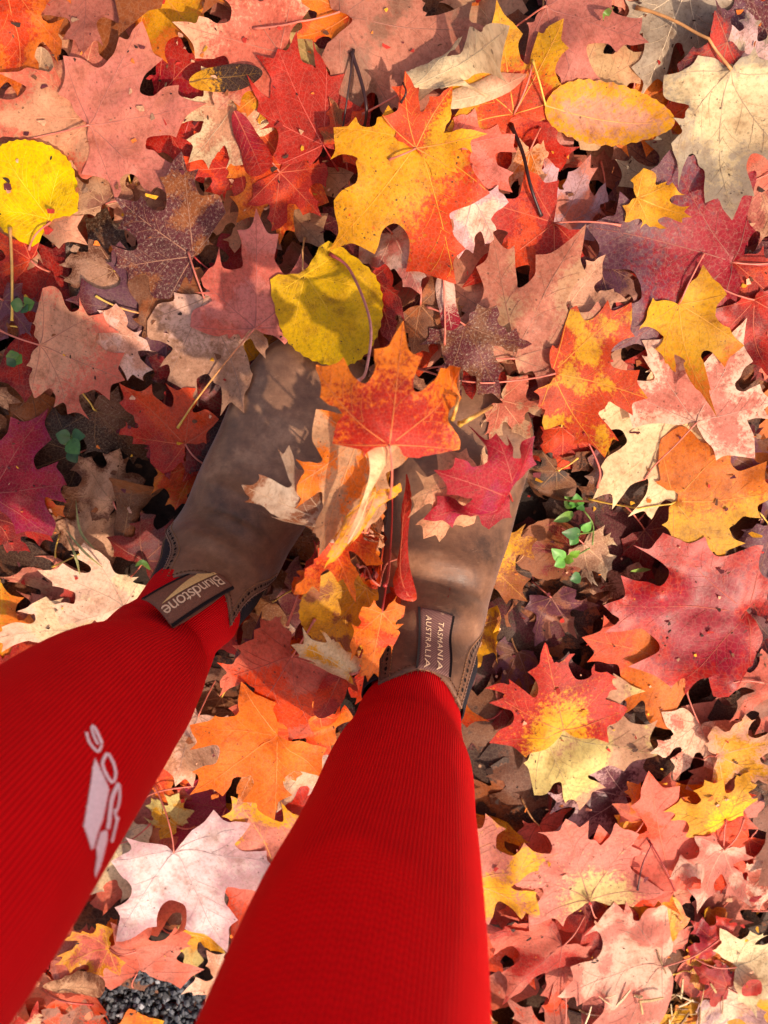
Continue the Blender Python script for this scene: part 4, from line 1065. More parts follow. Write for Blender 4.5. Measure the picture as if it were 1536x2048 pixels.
S(6, M, (1225, 1690), (1345, 1795), ('orange', 'gold'), 'orange maple leaf|under the broad red orange leaf at lower right', stem='rand')
S(7, M, (1178, 1798), (1128, 1628), ('rose', 'olive', 'base'), 'rose maple leaf with olive base|lower right, next to mottled pink leaf', stem=(1200, 1855), under=1, curl=.5)
S(7, M, (930, 1765), (1120, 1700), ('rose', 'gold', 'mott'), 'mottled pink and yellow maple leaf|right of the right leg', stem='rand', wid=1.0)
S(4, M, (1175, 1795), (1300, 1868), ('red', 'dred'), 'deep red maple leaf|in shade below the broad red orange leaf', stem='rand')
S(8, M, (1326, 1932), (1108, 1968), ('pale', 'rose', 'mott'), 'large sunlit pale maple leaf|at lower right, beside the straw', stem=(1450, 1900), curl=.6, under=1, wid=1.05)
S(6, M, (1122, 1880), (1000, 1985), ('salmon', 'red'), 'dusky pink maple leaf|lower right, left of the large sunlit pale leaf', stem='rand', curl=1.1, under=1)
S(7, M, (1110, 2075), (1010, 1990), ('rose', 'ored'), 'pink maple leaf|at the bottom edge right of the right leg', stem=(1130, 1960), under=1)
S(5, M, (1000, 1850), (1065, 1950), ('ored', 'salmon'), 'salmon pink maple leaf|against the right leg near the bottom', stem=None)
S(7, M, (1474, 1936), (1590, 1885), ('cream', 'cream'), 'cream maple leaf in full sun|in the lower right corner', stem=(1380, 1915), under=1, wid=1.2, curl=.6)
S(5, M, (1450, 1885), (1378, 1838), ('crim', 'red'), 'shiny red curled leaf|left of the cream leaf in the lower right', wet=1, curl=1.6, stem='rand')
S(6, M, (1455, 1975), (1388, 1940), ('red', 'crim'), 'small red leaf|on the straw at lower right', stem='rand', curl=1.2)
S(7, 'oval', (1525, 1970), (1488, 1995), ('red', 'red'), 'tiny red leaf|on the cream leaf in the lower right corner', wid=.8, stem=None)
S(5, M, (1418, 1998), (1530, 2035), ('lilac', 'pale'), 'mauve white maple leaf|at the bottom right below the cream leaf', stem=None, under=1, curl=1.2)
S(4, M, (1330, 2060), (1420, 2025), ('orange', 'gold'), 'orange maple leaf|on the bottom edge at right below the straw', stem='rand')
S(6, M, (1290, 1640), (1345, 1545), ('salmon', 'orange'), 'small salmon leaf|at right between broad red orange and gold leaves', stem='rand')
S(6, M, (1500, 1680), (1425, 1760), ('red', 'ored'), 'bright red leaf|at the right edge below the gold leaf with dark veins', stem='rand')
S(6, M, (1540, 1740), (1470, 1790), ('salmon', 'pale'), 'peach red maple leaf|at the right edge above the cream leaf', stem='rand')
# --- bottom left
S(8, M, (350, 1700), (458, 1898), ('white', 'lilac', 'edge'), 'large whitish pink maple leaf, underside up|between the legs near the bottom', stem=(288, 1612), under=1, curl=.6, wid=1.15)
S(7, M, (222, 1680), (284, 1806), ('cream', 'grey'), 'greyish cream maple leaf|against the left leg near the bottom', stem=(300, 1650), under=1, curl=.5)
S(7, M, (282, 1942), (268, 1812), ('rose', 'salmon'), 'rosy maple leaf|above the dark gravel at lower left', stem=(244, 2046), under=1, curl=.5, wid=1.2)
S(6, M, (362, 1868), (452, 1905), ('olive', 'gold'), 'olive yellow maple leaf|under the large whitish pink leaf', stem='rand', wid=1.1)
S(7, M, (215, 1905), (112, 1925), ('salmon', 'gold', 'edge'), 'salmon and yellow maple leaf|left of the rosy leaf near the bottom', stem='rand', curl=.9)
S(5, M, (450, 1620), (345, 1690), ('mag', 'crim'), 'magenta maple leaf|between the legs above the whitish pink leaf', stem=(425, 1700), wid=1.0, rough=.45)
S(5, M, (300, 1520), (340, 1612), ('ored', 'orange', 'edge'), 'orange maple leaf|close to the left leg below the knee lettering', stem='rand')
S(7, M, (552, 1735), (462, 1590), ('rose', 'gold', 'edge'), 'pink maple leaf with yellow rim|between the legs, close to the right leg', stem='rand', curl=.8)
S(6, M, (560, 1690), (520, 1785), ('gold', 'olive'), 'pale yellow maple leaf|under the pink leaf with yellow rim', stem='rand')
S(7, M, (512, 1525), (556, 1618), ('orange', 'peach'), 'small orange peach leaf|above the pink leaf with yellow rim', stem='rand')
S(6, M, (620, 1500), (560, 1590), ('pale', 'lilac'), 'pale mauve leaf|pressed against the right leg above knee height', stem='rand', under=1)
S(7, 'frag', (85, 1985), (212, 1975), ('tan', 'brown', 'edge'), 'curled tan leaf|left of the dark gravel at lower left', wid=.42, bend=[(90, -5)], stem=None)
S(5, M, (60, 2060), (20, 1960), ('red', 'tan', 'mott'), 'red and cream maple leaf|in the bottom left corner', stem='rand')
S(5, M, (130, 2070), (170, 2000), ('dull', 'ored'), 'brownish red leaf|on the bottom edge beside the dark gravel', stem='rand')
S(5, M, (460, 1990), (410, 1910), ('peach', 'pale'), 'peach white maple leaf|right of the dark gravel near the right leg', stem=None, under=1)
S(5, M, (355, 1650), (300, 1600), ('gold', 'olive'), 'ragged yellow leaf|close to the left leg above the whitish pink leaf', stem='rand', speck=.8)
# --- left
S(7, M, (246, 1215), (82, 1133), ('pale', 'cream'), 'sunlit pale maple leaf|behind the left sock near its boot', stem='rand', under=1, wid=.8, curl=.7)
S(6, M, (165, 1262), (-25, 1268), ('cream', 'pale'), 'long cream leaf|along the upper edge of the left sock', stem='rand', wid=.6, under=1)
S(4, M, (190, 1225), (90, 1230), ('dred', 'red'), 'dark red leaf|between two sunlit pale leaves above the left sock', stem='rand')
S(7, M, (-15, 985), (90, 818), ('crim', 'mag', 'edge'), 'large wet crimson maple leaf|at the left edge, level with the left boot', wet=1, stem=None, curl=.7, wid=1.1)
S(5, M, (-10, 1030), (112, 1080), ('red', 'dred'), 'red maple leaf|at the left edge under the wet crimson leaf', stem=None)
S(5, M, (60, 990), (132, 1035), ('orange', 'ored'), 'small orange leaf|right of the wet crimson leaf at the left edge', stem='rand')
S(7, M, (80, 690), (252, 760), ('peach', 'salmon', 'tip'), 'large peach maple leaf|at left, below the red leaf', stem=(-10, 660), curl=.5, wid=1.15, under=1)
S(8, M, (368, 890), (250, 762), ('ored', 'red', 'left'), 'wet scarlet maple leaf|beside the left boot, right of the large peach leaf', wet=1, stem='rand', curl=1.0, wid=.9)
S(6, M, (320, 850), (345, 955), ('crim', 'crim'), 'crimson leaf tip|under the wet scarlet leaf beside the left boot', wet=1, stem='rand', wid=.8)
S(6, M, (480, 842), (296, 700), ('wine', 'dred'), 'glossy dark wine maple leaf|between the peach leaf and the left boot toe', wet=1, stem='rand', curl=1.1, rough=.2)
S(6, M, (205, 655), (288, 762), ('peach', 'pale'), 'small peach maple leaf|between the large peach and dark wine leaves', wid=.7, stem='rand')
S(9, M, (512, 656), (514, 418), ('salmon', 'rose'), 'tall salmon pink maple leaf|left of the lower yellow heart-shaped leaf', stem=(345, 862), curl=.45, wid=.86, under=1, speck=.15, sc2='stem_yel', boot=1)
S(7, M, (412, 597), (494, 822), ('tan', 'pale', 'base'), 'tan pink maple leaf|with its point touching the left boot toe', stem=(372, 502), curl=.5, wid=.9, under=1, boot=1)
S(10, 'linden', (607, 545), (714, 716), ('oyel', 'oyel'), 'dull yellow heart-shaped leaf|with toothed rim, above the left boot toe', stem=(602, 470), wid=1.02, curl=.4, speck=.45, vc='oyel', sc='stem_tan', boot=1, rough=.65)
S(5, M, (60, 520), (-25, 470), ('red', 'ored'), 'red maple leaf|at the left edge under the bright yellow leaf', stem='rand', wid=1.1)
S(4, M, (0, 600), (70, 680), ('purple', 'maroon'), 'purple red maple leaf|at the left edge behind the large peach leaf', stem='rand')
S(4, M, (230, 1000), (150, 905), ('tan', 'brown', 'edge'), 'wilted tan leaf|left of the left boot in the dark hollow', stem='rand', curl=1.3, wet=1)
S(5, 'frag', (240, 1095), (275, 930), ('brown', 'rust'), 'long curled brown leaf|left of the left boot ankle', wid=.35, bend=[(90, -7)], stem=None)
S(5, M, (400, 920), (360, 1010), ('orange', 'ored'), 'orange maple leaf|close along the left boot side', stem='rand')
S(5, M, (420, 880), (370, 960), ('salmon', 'red'), 'salmon red leaf|tucked between the left boot and wet scarlet leaf', stem=None)
S(5, M, (290, 1120), (380, 1040), ('dred', 'maroon'), 'dark red leaf|against the left boot ankle', stem='rand')
# --- between and on the boots
S(14, M, (778, 868), (806, 640), ('red', 'orange', 'tip'), 'glowing orange maple leaf|spread over both boot toes', stem='rand', boot=1, curl=1.8, wid=1.08, lift=.004, speck=.15, lob=(.85, 1.02, .85, .6), fold=.12, bend=[(90, .7)])
S(12, M, (716, 885), (642, 1092), ('tan', 'orange', 'mott'), 'tan orange maple leaf|curling down the inner side of the left boot', stem=(772, 870), boot=1, curl=1.1, speck=.4, wid=.8, sc='stem_yel')
S(11, M, (672, 1050), (492, 958), ('grey', 'brown'), 'withered grey brown leaf|lying across the left boot instep', boot=1, wid=.42, bend=[(90, -4)], stem='rand', curl=1.6, lob=(1.1, .9, 1.1, .7))
S(13, 'oval', (700, 1085), (768, 826), ('cream', 'peach'), 'thin cream leaf rolled on edge|standing between the boots', boot=1, wid=.17, sway=.10, bend=[(90, -14)], stem=None, curl=1.5, lift=.014)
S(11, 'oval', (806, 1085), (806, 905), ('ored', 'red'), 'thin orange red rolled leaf|along the right boot inner side', boot=1, wid=.26, sway=-.10, bend=[(90, -10)], stem=None, curl=1.6)
S(12, M, (752, 985), (648, 1128), ('peach', 'gold', 'edge'), 'folded orange and yellow maple leaf|between the boots', boot=1, wid=.42, bend=[(90, -5)], stem=None, curl=1.4)
S(9, M, (640, 1075), (712, 1205), ('ored', 'orange', 'tip'), 'red orange maple leaf|between the boot ankles', stem='rand', curl=1.1, lift=.03)
S(6, 'linden', (735, 1150), (645, 1270), ('gold', 'rust', 'mott'), 'large golden brown leaf|deep between the boot ankles', stem=None, speck=.3, lift=.015)
S(9, M, (705, 1290), (598, 1230), ('cream', 'gold'), 'short rolled cream yellow leaf|between the ankles', wid=.55, bend=[(90, -5)], stem='rand', lift=.02, lob=(1.2, .85, 1.2, .8))
S(9, M, (764, 1170), (738, 1300), ('ored', 'orange'), 'orange red leaf|leaning against the right boot ankle', stem=(785, 1000), sc='stem_red', wid=.55, boot=1)
S(14, M, (1010, 970), (856, 900), ('crim', 'mag'), 'deep crimson maple leaf|lying on the right boot', boot=1, stem=(1056, 1060), sc='stem_red', curl=.4, wid=1.05, rough=.6)
S(11, M, (930, 895), (836, 1012), ('tan', 'peach'), 'tan maple leaf|under the crimson leaf on the right boot', boot=1, stem=None, curl=.6, under=1)
S(8, M, (600, 1250), (480, 1452), ('salmon', 'ored'), 'long salmon maple leaf|between the ankles, beside the left sock', stem=(640, 1190), curl=.9, wid=.75, under=1)
S(8, M, (570, 1410), (402, 1532), ('orange', 'orange'), 'orange maple leaf|beside the right sock, left of it', stem=None, curl=.7, wid=.85)
S(9, 'oval', (690, 1292), (645, 1392), ('red', 'ored'), 'bright red narrow leaf|just left of the right boot heel', stem=None, wid=.45)
S(7, M, (645, 1390), (525, 1480), ('orange', 'ored'), 'small red orange maple leaf|left of the right sock top', stem='rand')
S(6, M, (530, 1488), (592, 1560), ('gold', 'orange'), 'gold orange maple leaf|touching the left side of the right sock', stem='rand')
S(7, M, (400, 1425), (358, 1555), ('tan', 'pale'), 'crumpled tan pink leaf|in the gap beside the left sock', stem='rand', curl=1.6, under=1)
S(4, M, (520, 1300), (590, 1250), ('purple', 'dull'), 'dusky plum leaf|behind the left boot heel', stem='rand')
# --- upper centre, above the toes
S(9, M, (742, 560), (792, 705), ('dred', 'red'), 'dark red folded maple leaf|right of the dull yellow heart-shaped leaf', stem=(690, 520), wid=.6, bend=[(90, 1.6)], boot=1, sc='stem_red')
S(8, M, (785, 470), (838, 592), ('pale', 'rose', 'mott'), 'blotched pale pink leaf|below the big gold and red leaf', stem='rand')
S(8, M, (900, 295), (1022, 388), ('salmon', 'rose'), 'salmon maple leaf|right behind the big gold and red leaf', stem='rand', under=1)
S(8, M, (945, 395), (918, 518), ('lilac', 'pale'), 'pale mauve leaf|at the right margin of the big gold and red leaf', stem='rand', under=1)
S(10, 'oval', (886, 545), (902, 660), ('pale', 'crim', 'tip'), 'narrow frosted pink and red leaf|hanging below the big gold and red leaf', wid=.38, bend=[(90, -6)], stem=(890, 690), boot=1)
S(6, M, (840, 610), (920, 700), ('brown', 'rust'), 'brown maple leaf|between the boot toes in shade', stem='rand', boot=1)
S(8, M, (930, 650), (1000, 800), ('maroon', 'brown'), 'frosted maroon brown leaf|over the right boot toe', frost=.8, stem='rand', boot=1, curl=1.2)
S(6, M, (560, 345), (645, 436), ('red', 'ored'), 'red orange maple leaf|left of the big gold and red leaf', stem='rand')
S(7, M, (680, 290), (740, 210), ('rust', 'ored'), 'rusty orange leaf|between the square-lobed red and the gold leaf', stem=(708, 105), sc='stem_dark')
S(6, M, (1000, 250), (930, 170), ('ored', 'orange'), 'orange red leaf|under the golden leaf with red base', stem='rand', speck=.5)
S(7, M, (1000, 800), (1060, 880), ('salmon', 'tan'), 'salmon leaf|on the outer side of the right boot toe', stem='rand', boot=1)
S(6, M, (1060, 300), (1035, 430), ('orange', 'peach', 'edge'), 'narrow orange leaf|left of the pale mauve pink leaf', stem='rand', wid=.6)
S(7, M, (1500, 600), (1530, 760), ('red', 'dred'), 'curled red leaf|at the right edge behind the pale pink leaf', stem='rand', wet=1)
S(4, M, (1440, 900), (1530, 950), ('brown', 'purple'), 'dark brown leaf|at the right edge between pink and orange gold leaves', stem='rand')
S(4, M, (1290, 1060), (1380, 1150), ('dred', 'maroon'), 'dark red brown maple leaf|under the orange gold leaf at right', stem='rand')
S(5, M, (1165, 1085), (1225, 1140), ('tan', 'cream', 'tip'), 'small bent tan leaf|right of the green sprig', stem='rand', curl=1.8)
S(4, M, (1270, 1165), (1150, 1175), ('brown', 'tan'), 'flat tan brown leaf|below the green sprig', stem='rand', wid=.5)
S(5, M, (1100, 1190), (1150, 1270), ('purple', 'dull'), 'glossy purple leaf|right of the right boot ankle', stem='rand', wet=1)
# ------------------------------------------------------------------ settle everything, lowest first
RNG = np.random.default_rng(77)
def region_palette(x, y):
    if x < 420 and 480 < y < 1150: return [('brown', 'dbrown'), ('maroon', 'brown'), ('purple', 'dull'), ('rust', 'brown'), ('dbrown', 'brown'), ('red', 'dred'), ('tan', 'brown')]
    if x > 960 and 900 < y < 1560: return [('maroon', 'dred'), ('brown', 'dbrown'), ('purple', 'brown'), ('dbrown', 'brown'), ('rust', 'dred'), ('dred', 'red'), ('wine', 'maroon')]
    if y > 1480: return [('rose', 'salmon'), ('salmon', 'ored'), ('salmon', 'rose'), ('orange', 'gold'), ('dpink', 'rose'), ('ored', 'red'), ('peach', 'salmon'), ('dull', 'brown'), ('crim', 'red'), ('gold', 'peach')]
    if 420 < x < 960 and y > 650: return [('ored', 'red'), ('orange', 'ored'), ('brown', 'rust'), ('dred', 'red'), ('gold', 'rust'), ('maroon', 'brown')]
    return [('pink', 'dpink'), ('red', 'crim'), ('peach', 'salmon'), ('pink', 'tan'), ('dpink', 'dull'), ('peach', 'tan'), ('red', 'ored'), ('rust', 'brown'), ('maroon', 'dred'), ('tan', 'dull'), ('gold', 'orange'), ('purple', 'dull')]
def in_gravel(x, y): return ((x-310)/115)**2 + ((y-2010)/85)**2 < 1
def in_straw(x, y): return ((x-1300)/110)**2 + ((y-2030)/75)**2 < 1
# bottom carpet: browns darkened to paint shade into the gaps, cannot be told apart
carpet = []
for k in range(230):
    x, y = RNG.uniform(-150, 1690), RNG.uniform(-100, 2200)
    if in_gravel(x, y) or in_straw(x, y): continue
    a = RNG.uniform(0, 6.28); L = RNG.uniform(110, 230); c = [('dbrown', 'brown'), ('dbrown', 'dbrown'), ('maroon', 'dbrown'), ('brown', 'dbrown'), ('dbrown', 'rust'), ('wine', 'dbrown')][RNG.integers(6)]
    sp = dict(kind='maple', a=(x, y), t=(x+L*math.cos(a), y+L*math.sin(a)), col=(*c, 'mott'), wid=RNG.uniform(.75, 1.1), curl=1.0, seed=int(RNG.integers(40)), res=0, stem=None, q=.35, zg=.005, frost=.2, speck=.4)
    settle(sp).cls = 'carpet'
# fillers
gx = np.arange(-110, 1660, 98.); gy = np.arange(-90, 2190, 98.); fl = [(x, y) for x in gx for y in gy]
RNG.shuffle(fl)
for x, y in fl:
    x += RNG.uniform(-55, 55); y += RNG.uniform(-55, 55)
    if in_gravel(x, y) or in_straw(x, y): continue
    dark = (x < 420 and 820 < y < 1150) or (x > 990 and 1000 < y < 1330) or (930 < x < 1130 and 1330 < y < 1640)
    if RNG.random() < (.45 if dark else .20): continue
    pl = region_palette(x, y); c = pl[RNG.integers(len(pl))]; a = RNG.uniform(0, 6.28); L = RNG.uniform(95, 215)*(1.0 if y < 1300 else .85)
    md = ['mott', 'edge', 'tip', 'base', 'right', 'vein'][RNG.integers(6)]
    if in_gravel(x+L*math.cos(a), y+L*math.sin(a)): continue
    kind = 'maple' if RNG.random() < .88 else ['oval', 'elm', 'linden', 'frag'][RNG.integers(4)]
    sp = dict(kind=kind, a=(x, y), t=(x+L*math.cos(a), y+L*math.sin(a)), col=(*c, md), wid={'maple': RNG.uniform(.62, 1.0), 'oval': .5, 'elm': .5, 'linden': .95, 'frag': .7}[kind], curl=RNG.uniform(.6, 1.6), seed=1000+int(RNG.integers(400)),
              res=1, stem='rand' if RNG.random() < .8 else None, under=int(RNG.random() < .45), q=.6, zg=.015, speck=RNG.uniform(.05, .5), frost=.4 if c[0] in ('maroon', 'purple', 'brown') and RNG.random() < .5 else 0.,
              sc=['stem_pink', 'stem_red', 'stem_tan', 'stem_yel'][RNG.integers(4)], wet=int(RNG.random() < (.25 if dark else .08)))
    if RNG.random() < .15: sp['bend'] = [(RNG.uniform(0, 180), RNG.uniform(1.2, 2.6))]
    settle(sp).cls = 'filler'
# a tall loose clump of curled leaves caught between the boots and in front of the toes
for k in range(36):
    if k < 27: x, y = RNG.uniform(650, 800), RNG.uniform(870, 1240); x += (1060-y)*.05
    else: x, y = RNG.uniform(730, 960), RNG.uniform(560, 740)
    a = RNG.normal(1.75, .45) if k % 3 else RNG.uniform(0, 6.28); L = RNG.uniform(90, 170)
    if k >= 27: x = RNG.uniform(770, 950); L = RNG.uniform(60, 100)
    c = [('ored', 'red'), ('orange', 'ored'), ('brown', 'rust'), ('dred', 'red'), ('gold', 'orange'), ('tan', 'brown'), ('peach', 'orange')][RNG.integers(7)] if k < 27 else [('brown', 'dbrown'), ('tan', 'brown'), ('maroon', 'brown'), ('dred', 'red'), ('dull', 'tan')][RNG.integers(5)]
    sp = dict(kind='maple', a=(x, y), t=(x+L*math.cos(a), y+L*math.sin(a)), col=(*c, ['mott', 'edge', 'tip'][RNG.integers(3)]), wid=RNG.uniform(.28, .75), curl=RNG.uniform(1.4, 2.2), seed=1000+int(RNG.integers(400)), res=1, stem='rand' if RNG.random() < .7 else None,
              under=int(RNG.random() < .4), q=.7, zg=.04, lift=RNG.uniform(.0, .022) if k < 27 else .002, roll=RNG.uniform(-45, 45), pitch=RNG.uniform(-40, 40), bend=[(RNG.normal(90, 25), RNG.choice([-1, 1])*RNG.uniform(2, 5))], speck=.4, sc=['stem_pink', 'stem_red', 'stem_yel'][RNG.integers(3)], boot=int(k >= 27))
    settle(sp).cls = 'filler'
for sp in sorted(SPECS, key=lambda d: d['layer']):
    sp.setdefault('zg', .02 + .002*sp['layer'] if not sp.get('boot') else .075)
    settle(sp).cls = 'named'

# ------------------------------------------------------------------ which of them the camera can see
vis = {}; cx = {}
ii = np.arange(1, GNX-1); jj = np.arange(1, GNY-1); I, J = np.meshgrid(ii, jj, indexing='ij'); I = I.ravel(); J = J.ravel()
Pc = np.stack([GX0+(I+.5)*GC, GY0+(J+.5)*GC, HGT[I, J]], -1); pxs = project(Pc); idc = IDM[I, J]
ok = (pxs[:, 0] > 0) & (pxs[:, 0] < W_PX) & (pxs[:, 1] > 0) & (pxs[:, 1] < H_PX) & (idc >= 0)
camv = Vector((0, 0, CAM_H))
for k in np.nonzero(ok)[0]:
    p = Vector(Pc[k]) + Vector((0, 0, .002)); d = p-camv; n = d.length
    if (I[k]+J[k]) % 2: continue
    if OB_TREE.ray_cast(camv, d/n, n-.004)[0] is not None: continue
    l = int(idc[k]); vis[l] = vis.get(l, 0) + 1; cx.setdefault(l, []).append(pxs[k])
CELL_PX = (GC*FPX/.76)**2*2
for lf in LEAVES:
    lf.vis = vis.get(lf.id, 0)*CELL_PX; lf.cen = np.median(cx[lf.id], 0) if lf.id in cx else None
# ------------------------------------------------------------------ make the leaf objects
KIND = {'maple': 'maple_leaf', 'linden': 'heart_shaped_leaf', 'oval': 'narrow_leaf', 'elm': 'ovate_leaf', 'frag': 'curled_leaf'}
GROUP = 'fallen autumn leaves in the pile'
named = [l for l in LEAVES if l.cls == 'named' and l.vis > 130]
used = set(); LAND = []
for lf in named:
    nick, _, rest = lf.sp['label'].partition('|')
    lab = (nick + ' ' + rest).strip(); used.add(lab)
    build_leaf(lf, KIND[lf.sp['kind']], lab, 'leaf', GROUP)
    if lf.vis > 2500 and lf.cen is not None: LAND.append((nick, lf.cen))
LAND += [('toe of the left boot', np.array((590, 760))), ('right boot ankle', np.array((850, 1250))), ('left sock', np.array((230, 1400))), ('right sock', np.array((780, 1700))), ('left boot ankle', np.array((420, 1080)))]
CNAME = {'pink': 'pink', 'dpink': 'dusky pink', 'rose': 'rose', 'peach': 'peach', 'tan': 'tan', 'cream': 'cream', 'pale': 'pale pink', 'white': 'white', 'salmon': 'salmon', 'red': 'red', 'dred': 'dark red', 'crim': 'crimson', 'mag': 'magenta',
         'ored': 'orange red', 'orange': 'orange', 'gold': 'gold', 'yellow': 'yellow', 'oyel': 'dull yellow', 'maroon': 'maroon', 'wine': 'wine red', 'purple': 'purple', 'brown': 'brown', 'dbrown': 'dark brown', 'rust': 'rust', 'grey': 'grey', 'lilac': 'mauve', 'olive': 'olive', 'dull': 'dull brown'}
MAXN = 300 - len(named)
fil = sorted([l for l in LEAVES if l.cls == 'filler'], key=lambda l: -l.vis)
solo = [l for l in fil if l.vis > 150][:MAXN]
for lf in solo:
    nk = {'maple': 'maple leaf', 'linden': 'heart-shaped leaf', 'oval': 'narrow leaf', 'elm': 'toothed leaf', 'frag': 'curled leaf'}[lf.sp['kind']]
    c = CNAME[lf.sp['col'][0]]; sz = 'small visible bit of ' if lf.vis < 900 else ('' if lf.vis < 4000 else 'large ')
    done = None
    for nick, lc in sorted(LAND, key=lambda q: np.linalg.norm(q[1]-lf.cen)):
        d = lf.cen-lc; ax, ay = abs(d[0]), abs(d[1])
        if ax > 2.2*ay: w = 'right of' if d[0] > 0 else 'left of'
        elif ay > 2.2*ax: w = 'below' if d[1] > 0 else 'above'
        else: w = ('below and ' if d[1] > 0 else 'above and ') + ('right of' if d[0] > 0 else 'left of')
        lab = f'{sz}{c} {nk} {w} the {nick}'
        if lab in used or len(lab.split()) > 16: continue
        done = lab; break
    used.add(done)
    build_leaf(lf, KIND[lf.sp['kind']], done, 'leaf', GROUP)
# what is left cannot be told apart: one litter object
rest = [l for l in LEAVES if l.cls == 'carpet' or (l.cls == 'named' and l.vis <= 130)] + [l for l in fil if l not in solo]
VV = []; FF = []; CC = []; C2 = []; UU = []; n = 0
for lf in rest:
    VV.append(lf.P); FF.append(lf.F+n); a_, b_ = leaf_colors(lf); CC.append(a_); C2.append(b_); UU.append(lf.V2+lf.rng.uniform(0, 40, 2)); n += len(lf.P)
# and the same litter going on past the picture
R2 = np.random.default_rng(5)
flats = [flat_leaf('maple', s, .95, 1, .3) for s in range(24)]
cols = [np.array(lin(PAL[c])) for c in ('pink', 'salmon', 'orange', 'ored', 'red', 'peach', 'tan', 'rust', 'maroon', 'gold', 'dull', 'brown', 'rose')]
for k in range(6500):
    r = math.sqrt(R2.uniform(0, 1))*3.2; a = R2.uniform(0, 6.28); x, y = r*math.cos(a), r*math.sin(a)-.2
    pj = project(np.array([x, y, .01]))
    if abs(x) < .6 and -1.1 < y < .5 and -40 < pj[0] < 1576 and -40 < pj[1] < 2090: continue
    L = R2.uniform(.07, .14); V2, F, O, mains = flats[R2.integers(24)]; t = R2.uniform(0, 6.28)
    nz = Noise2(R2, 2.5)(V2); P = np.stack([(V2[:, 0]*math.cos(t)-V2[:, 1]*math.sin(t))*L+x, (V2[:, 0]*math.sin(t)+V2[:, 1]*math.cos(t))*L+y, R2.uniform(.002, .035)+nz*L*.10+V2[:, 1]*L*R2.normal(0, .12)+V2[:, 0]*L*R2.normal(0, .12)], -1)
    P[:, 2] = np.maximum(P[:, 2], .0)
    c = cols[R2.integers(len(cols))]*(1+.12*nz)[:, None]
    ch = np.clip(c, 0, 1); C2.append(np.concatenate([ch*.75, np.full((len(P), 1), .15)], 1))
    VV.append(P); FF.append(F+n); CC.append(np.concatenate([ch, np.full((len(P), 1), .58)], 1)); UU.append(V2+R2.uniform(0, 40, 2)); n += len(P)
litter = mesh_obj('leaf_litter', np.vstack(VV), np.vstack(FF), M_LEAF, kind='stuff', uv=np.vstack(UU), col=np.vstack(CC), col2=np.vstack(C2), attrs={'speck': .2, 'frost': .1})
litter['label'] = 'carpet of overlapping fallen maple leaves showing in the gaps'
print('LEAVES named', len(named), 'solo', len(solo), 'rest', len(rest), 'unseen named', [l.sp['label'] for l in LEAVES if l.cls == 'named' and l.vis <= 130])
# ------------------------------------------------------------------ sprigs, grass, gravel, straw, twigs, loose stalks
def top_at(px, py, extra=0.0):
    P = unproject(px, py, .02)
    for _ in range(3):
        ix, iy = cell(P[None, 0], P[None, 1]); P = unproject(px, py, max(0, float(HGT[ix, iy][0]))+extra)
    return P
def colmesh(name, v, f, c, mat, parent=None, kind=None):
    return mesh_obj(name, v, f, mat, parent, kind, col=np.tile(np.r_[np.array(c), 1.], (len(v), 1)))
GREENS = [lin((62, 128, 50)), lin((84, 150, 60)), lin((48, 104, 44)), lin((100, 150, 40))]
M_GREEN = attr_material('green_leaf', .45, .25, 300.0)
def small_leaf(base, tip, w, rng, cup=.25):
    """a little round-tipped leaf with a folded middle"""
    base = np.array(base); tip = np.array(tip); d = tip-base; L = np.linalg.norm(d); d /= L
    s = np.cross(d, [0, 0, 1.]); s /= np.linalg.norm(s)+1e-9; n = np.cross(s, d)
    V = []; F = []
    for i in range(9):
        t = i/8; ww = w*math.sin(math.pi*min(.98, max(.04, t))**.75)**.8
        for k in (-1, -.5, 0, .5, 1):
            V.append(base + d*L*t + s*ww*k + n*(abs(k)*ww*cup + .12*L*math.sin(t*2.4)))
    F = grid_faces(5, 9); return V, F
def sprig(stems, label, seed, shade=1.0):
    rng = np.random.default_rng(seed)
    p0 = top_at(*stems[0][0][0]); root = empty('green_sprig', tuple(p0)); tag(root, label, 'plant', 'small green sprigs in the litter')
    for pts, leaves in stems:
        path = np.array([top_at(x, y, .006+.010*i/len(pts)) for i, (x, y) in enumerate(pts)])-p0
        path = catmull(path, 5); v, f = tube(path, .0008, 5); colmesh('stem', v, f, lin((104, 132, 60)), M_GREEN, root)
    for (bx, by), (tx, ty), w, up in [l for st in stems for l in st[1]]:
        b = top_at(bx, by, .014)-p0; t = unproject(tx, ty, top_at(bx, by, .014)[2]+up)-p0
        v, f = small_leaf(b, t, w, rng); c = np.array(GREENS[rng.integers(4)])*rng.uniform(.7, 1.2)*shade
        colmesh('leaf', v, f, c, M_GREEN, root)
sprig([([(1185, 1090), (1186, 1050), (1168, 1022), (1150, 1012)], [((1150, 1012), (1130, 984), .0085, .006), ((1150, 1015), (1152, 985), .0075, .008), ((1146, 1026), (1106, 1042), .0048, .004), ((1158, 1020), (1166, 1008), .004, .004)]),
       ([(1186, 1062), (1172, 1066), (1150, 1068)], [((1160, 1066), (1122, 1064), .0062, .006), ((1165, 1062), (1182, 1042), .0045, .004), ((1178, 1056), (1158, 1050), .0050, .004), ((1152, 1070), (1140, 1090), .0050, .002)]),
       ([(1180, 1096), (1150, 1112), (1128, 1118)], [((1128, 1118), (1102, 1096), .0062, .004), ((1128, 1118), (1108, 1132), .0060, .004), ((1130, 1116), (1148, 1122), .0045, .004), ((1140, 1112), (1160, 1100), .004, .004), ((1160, 1150), (1140, 1160), .006, .002)])],
      'green sprig of small round leaves growing beside the right boot', 3)
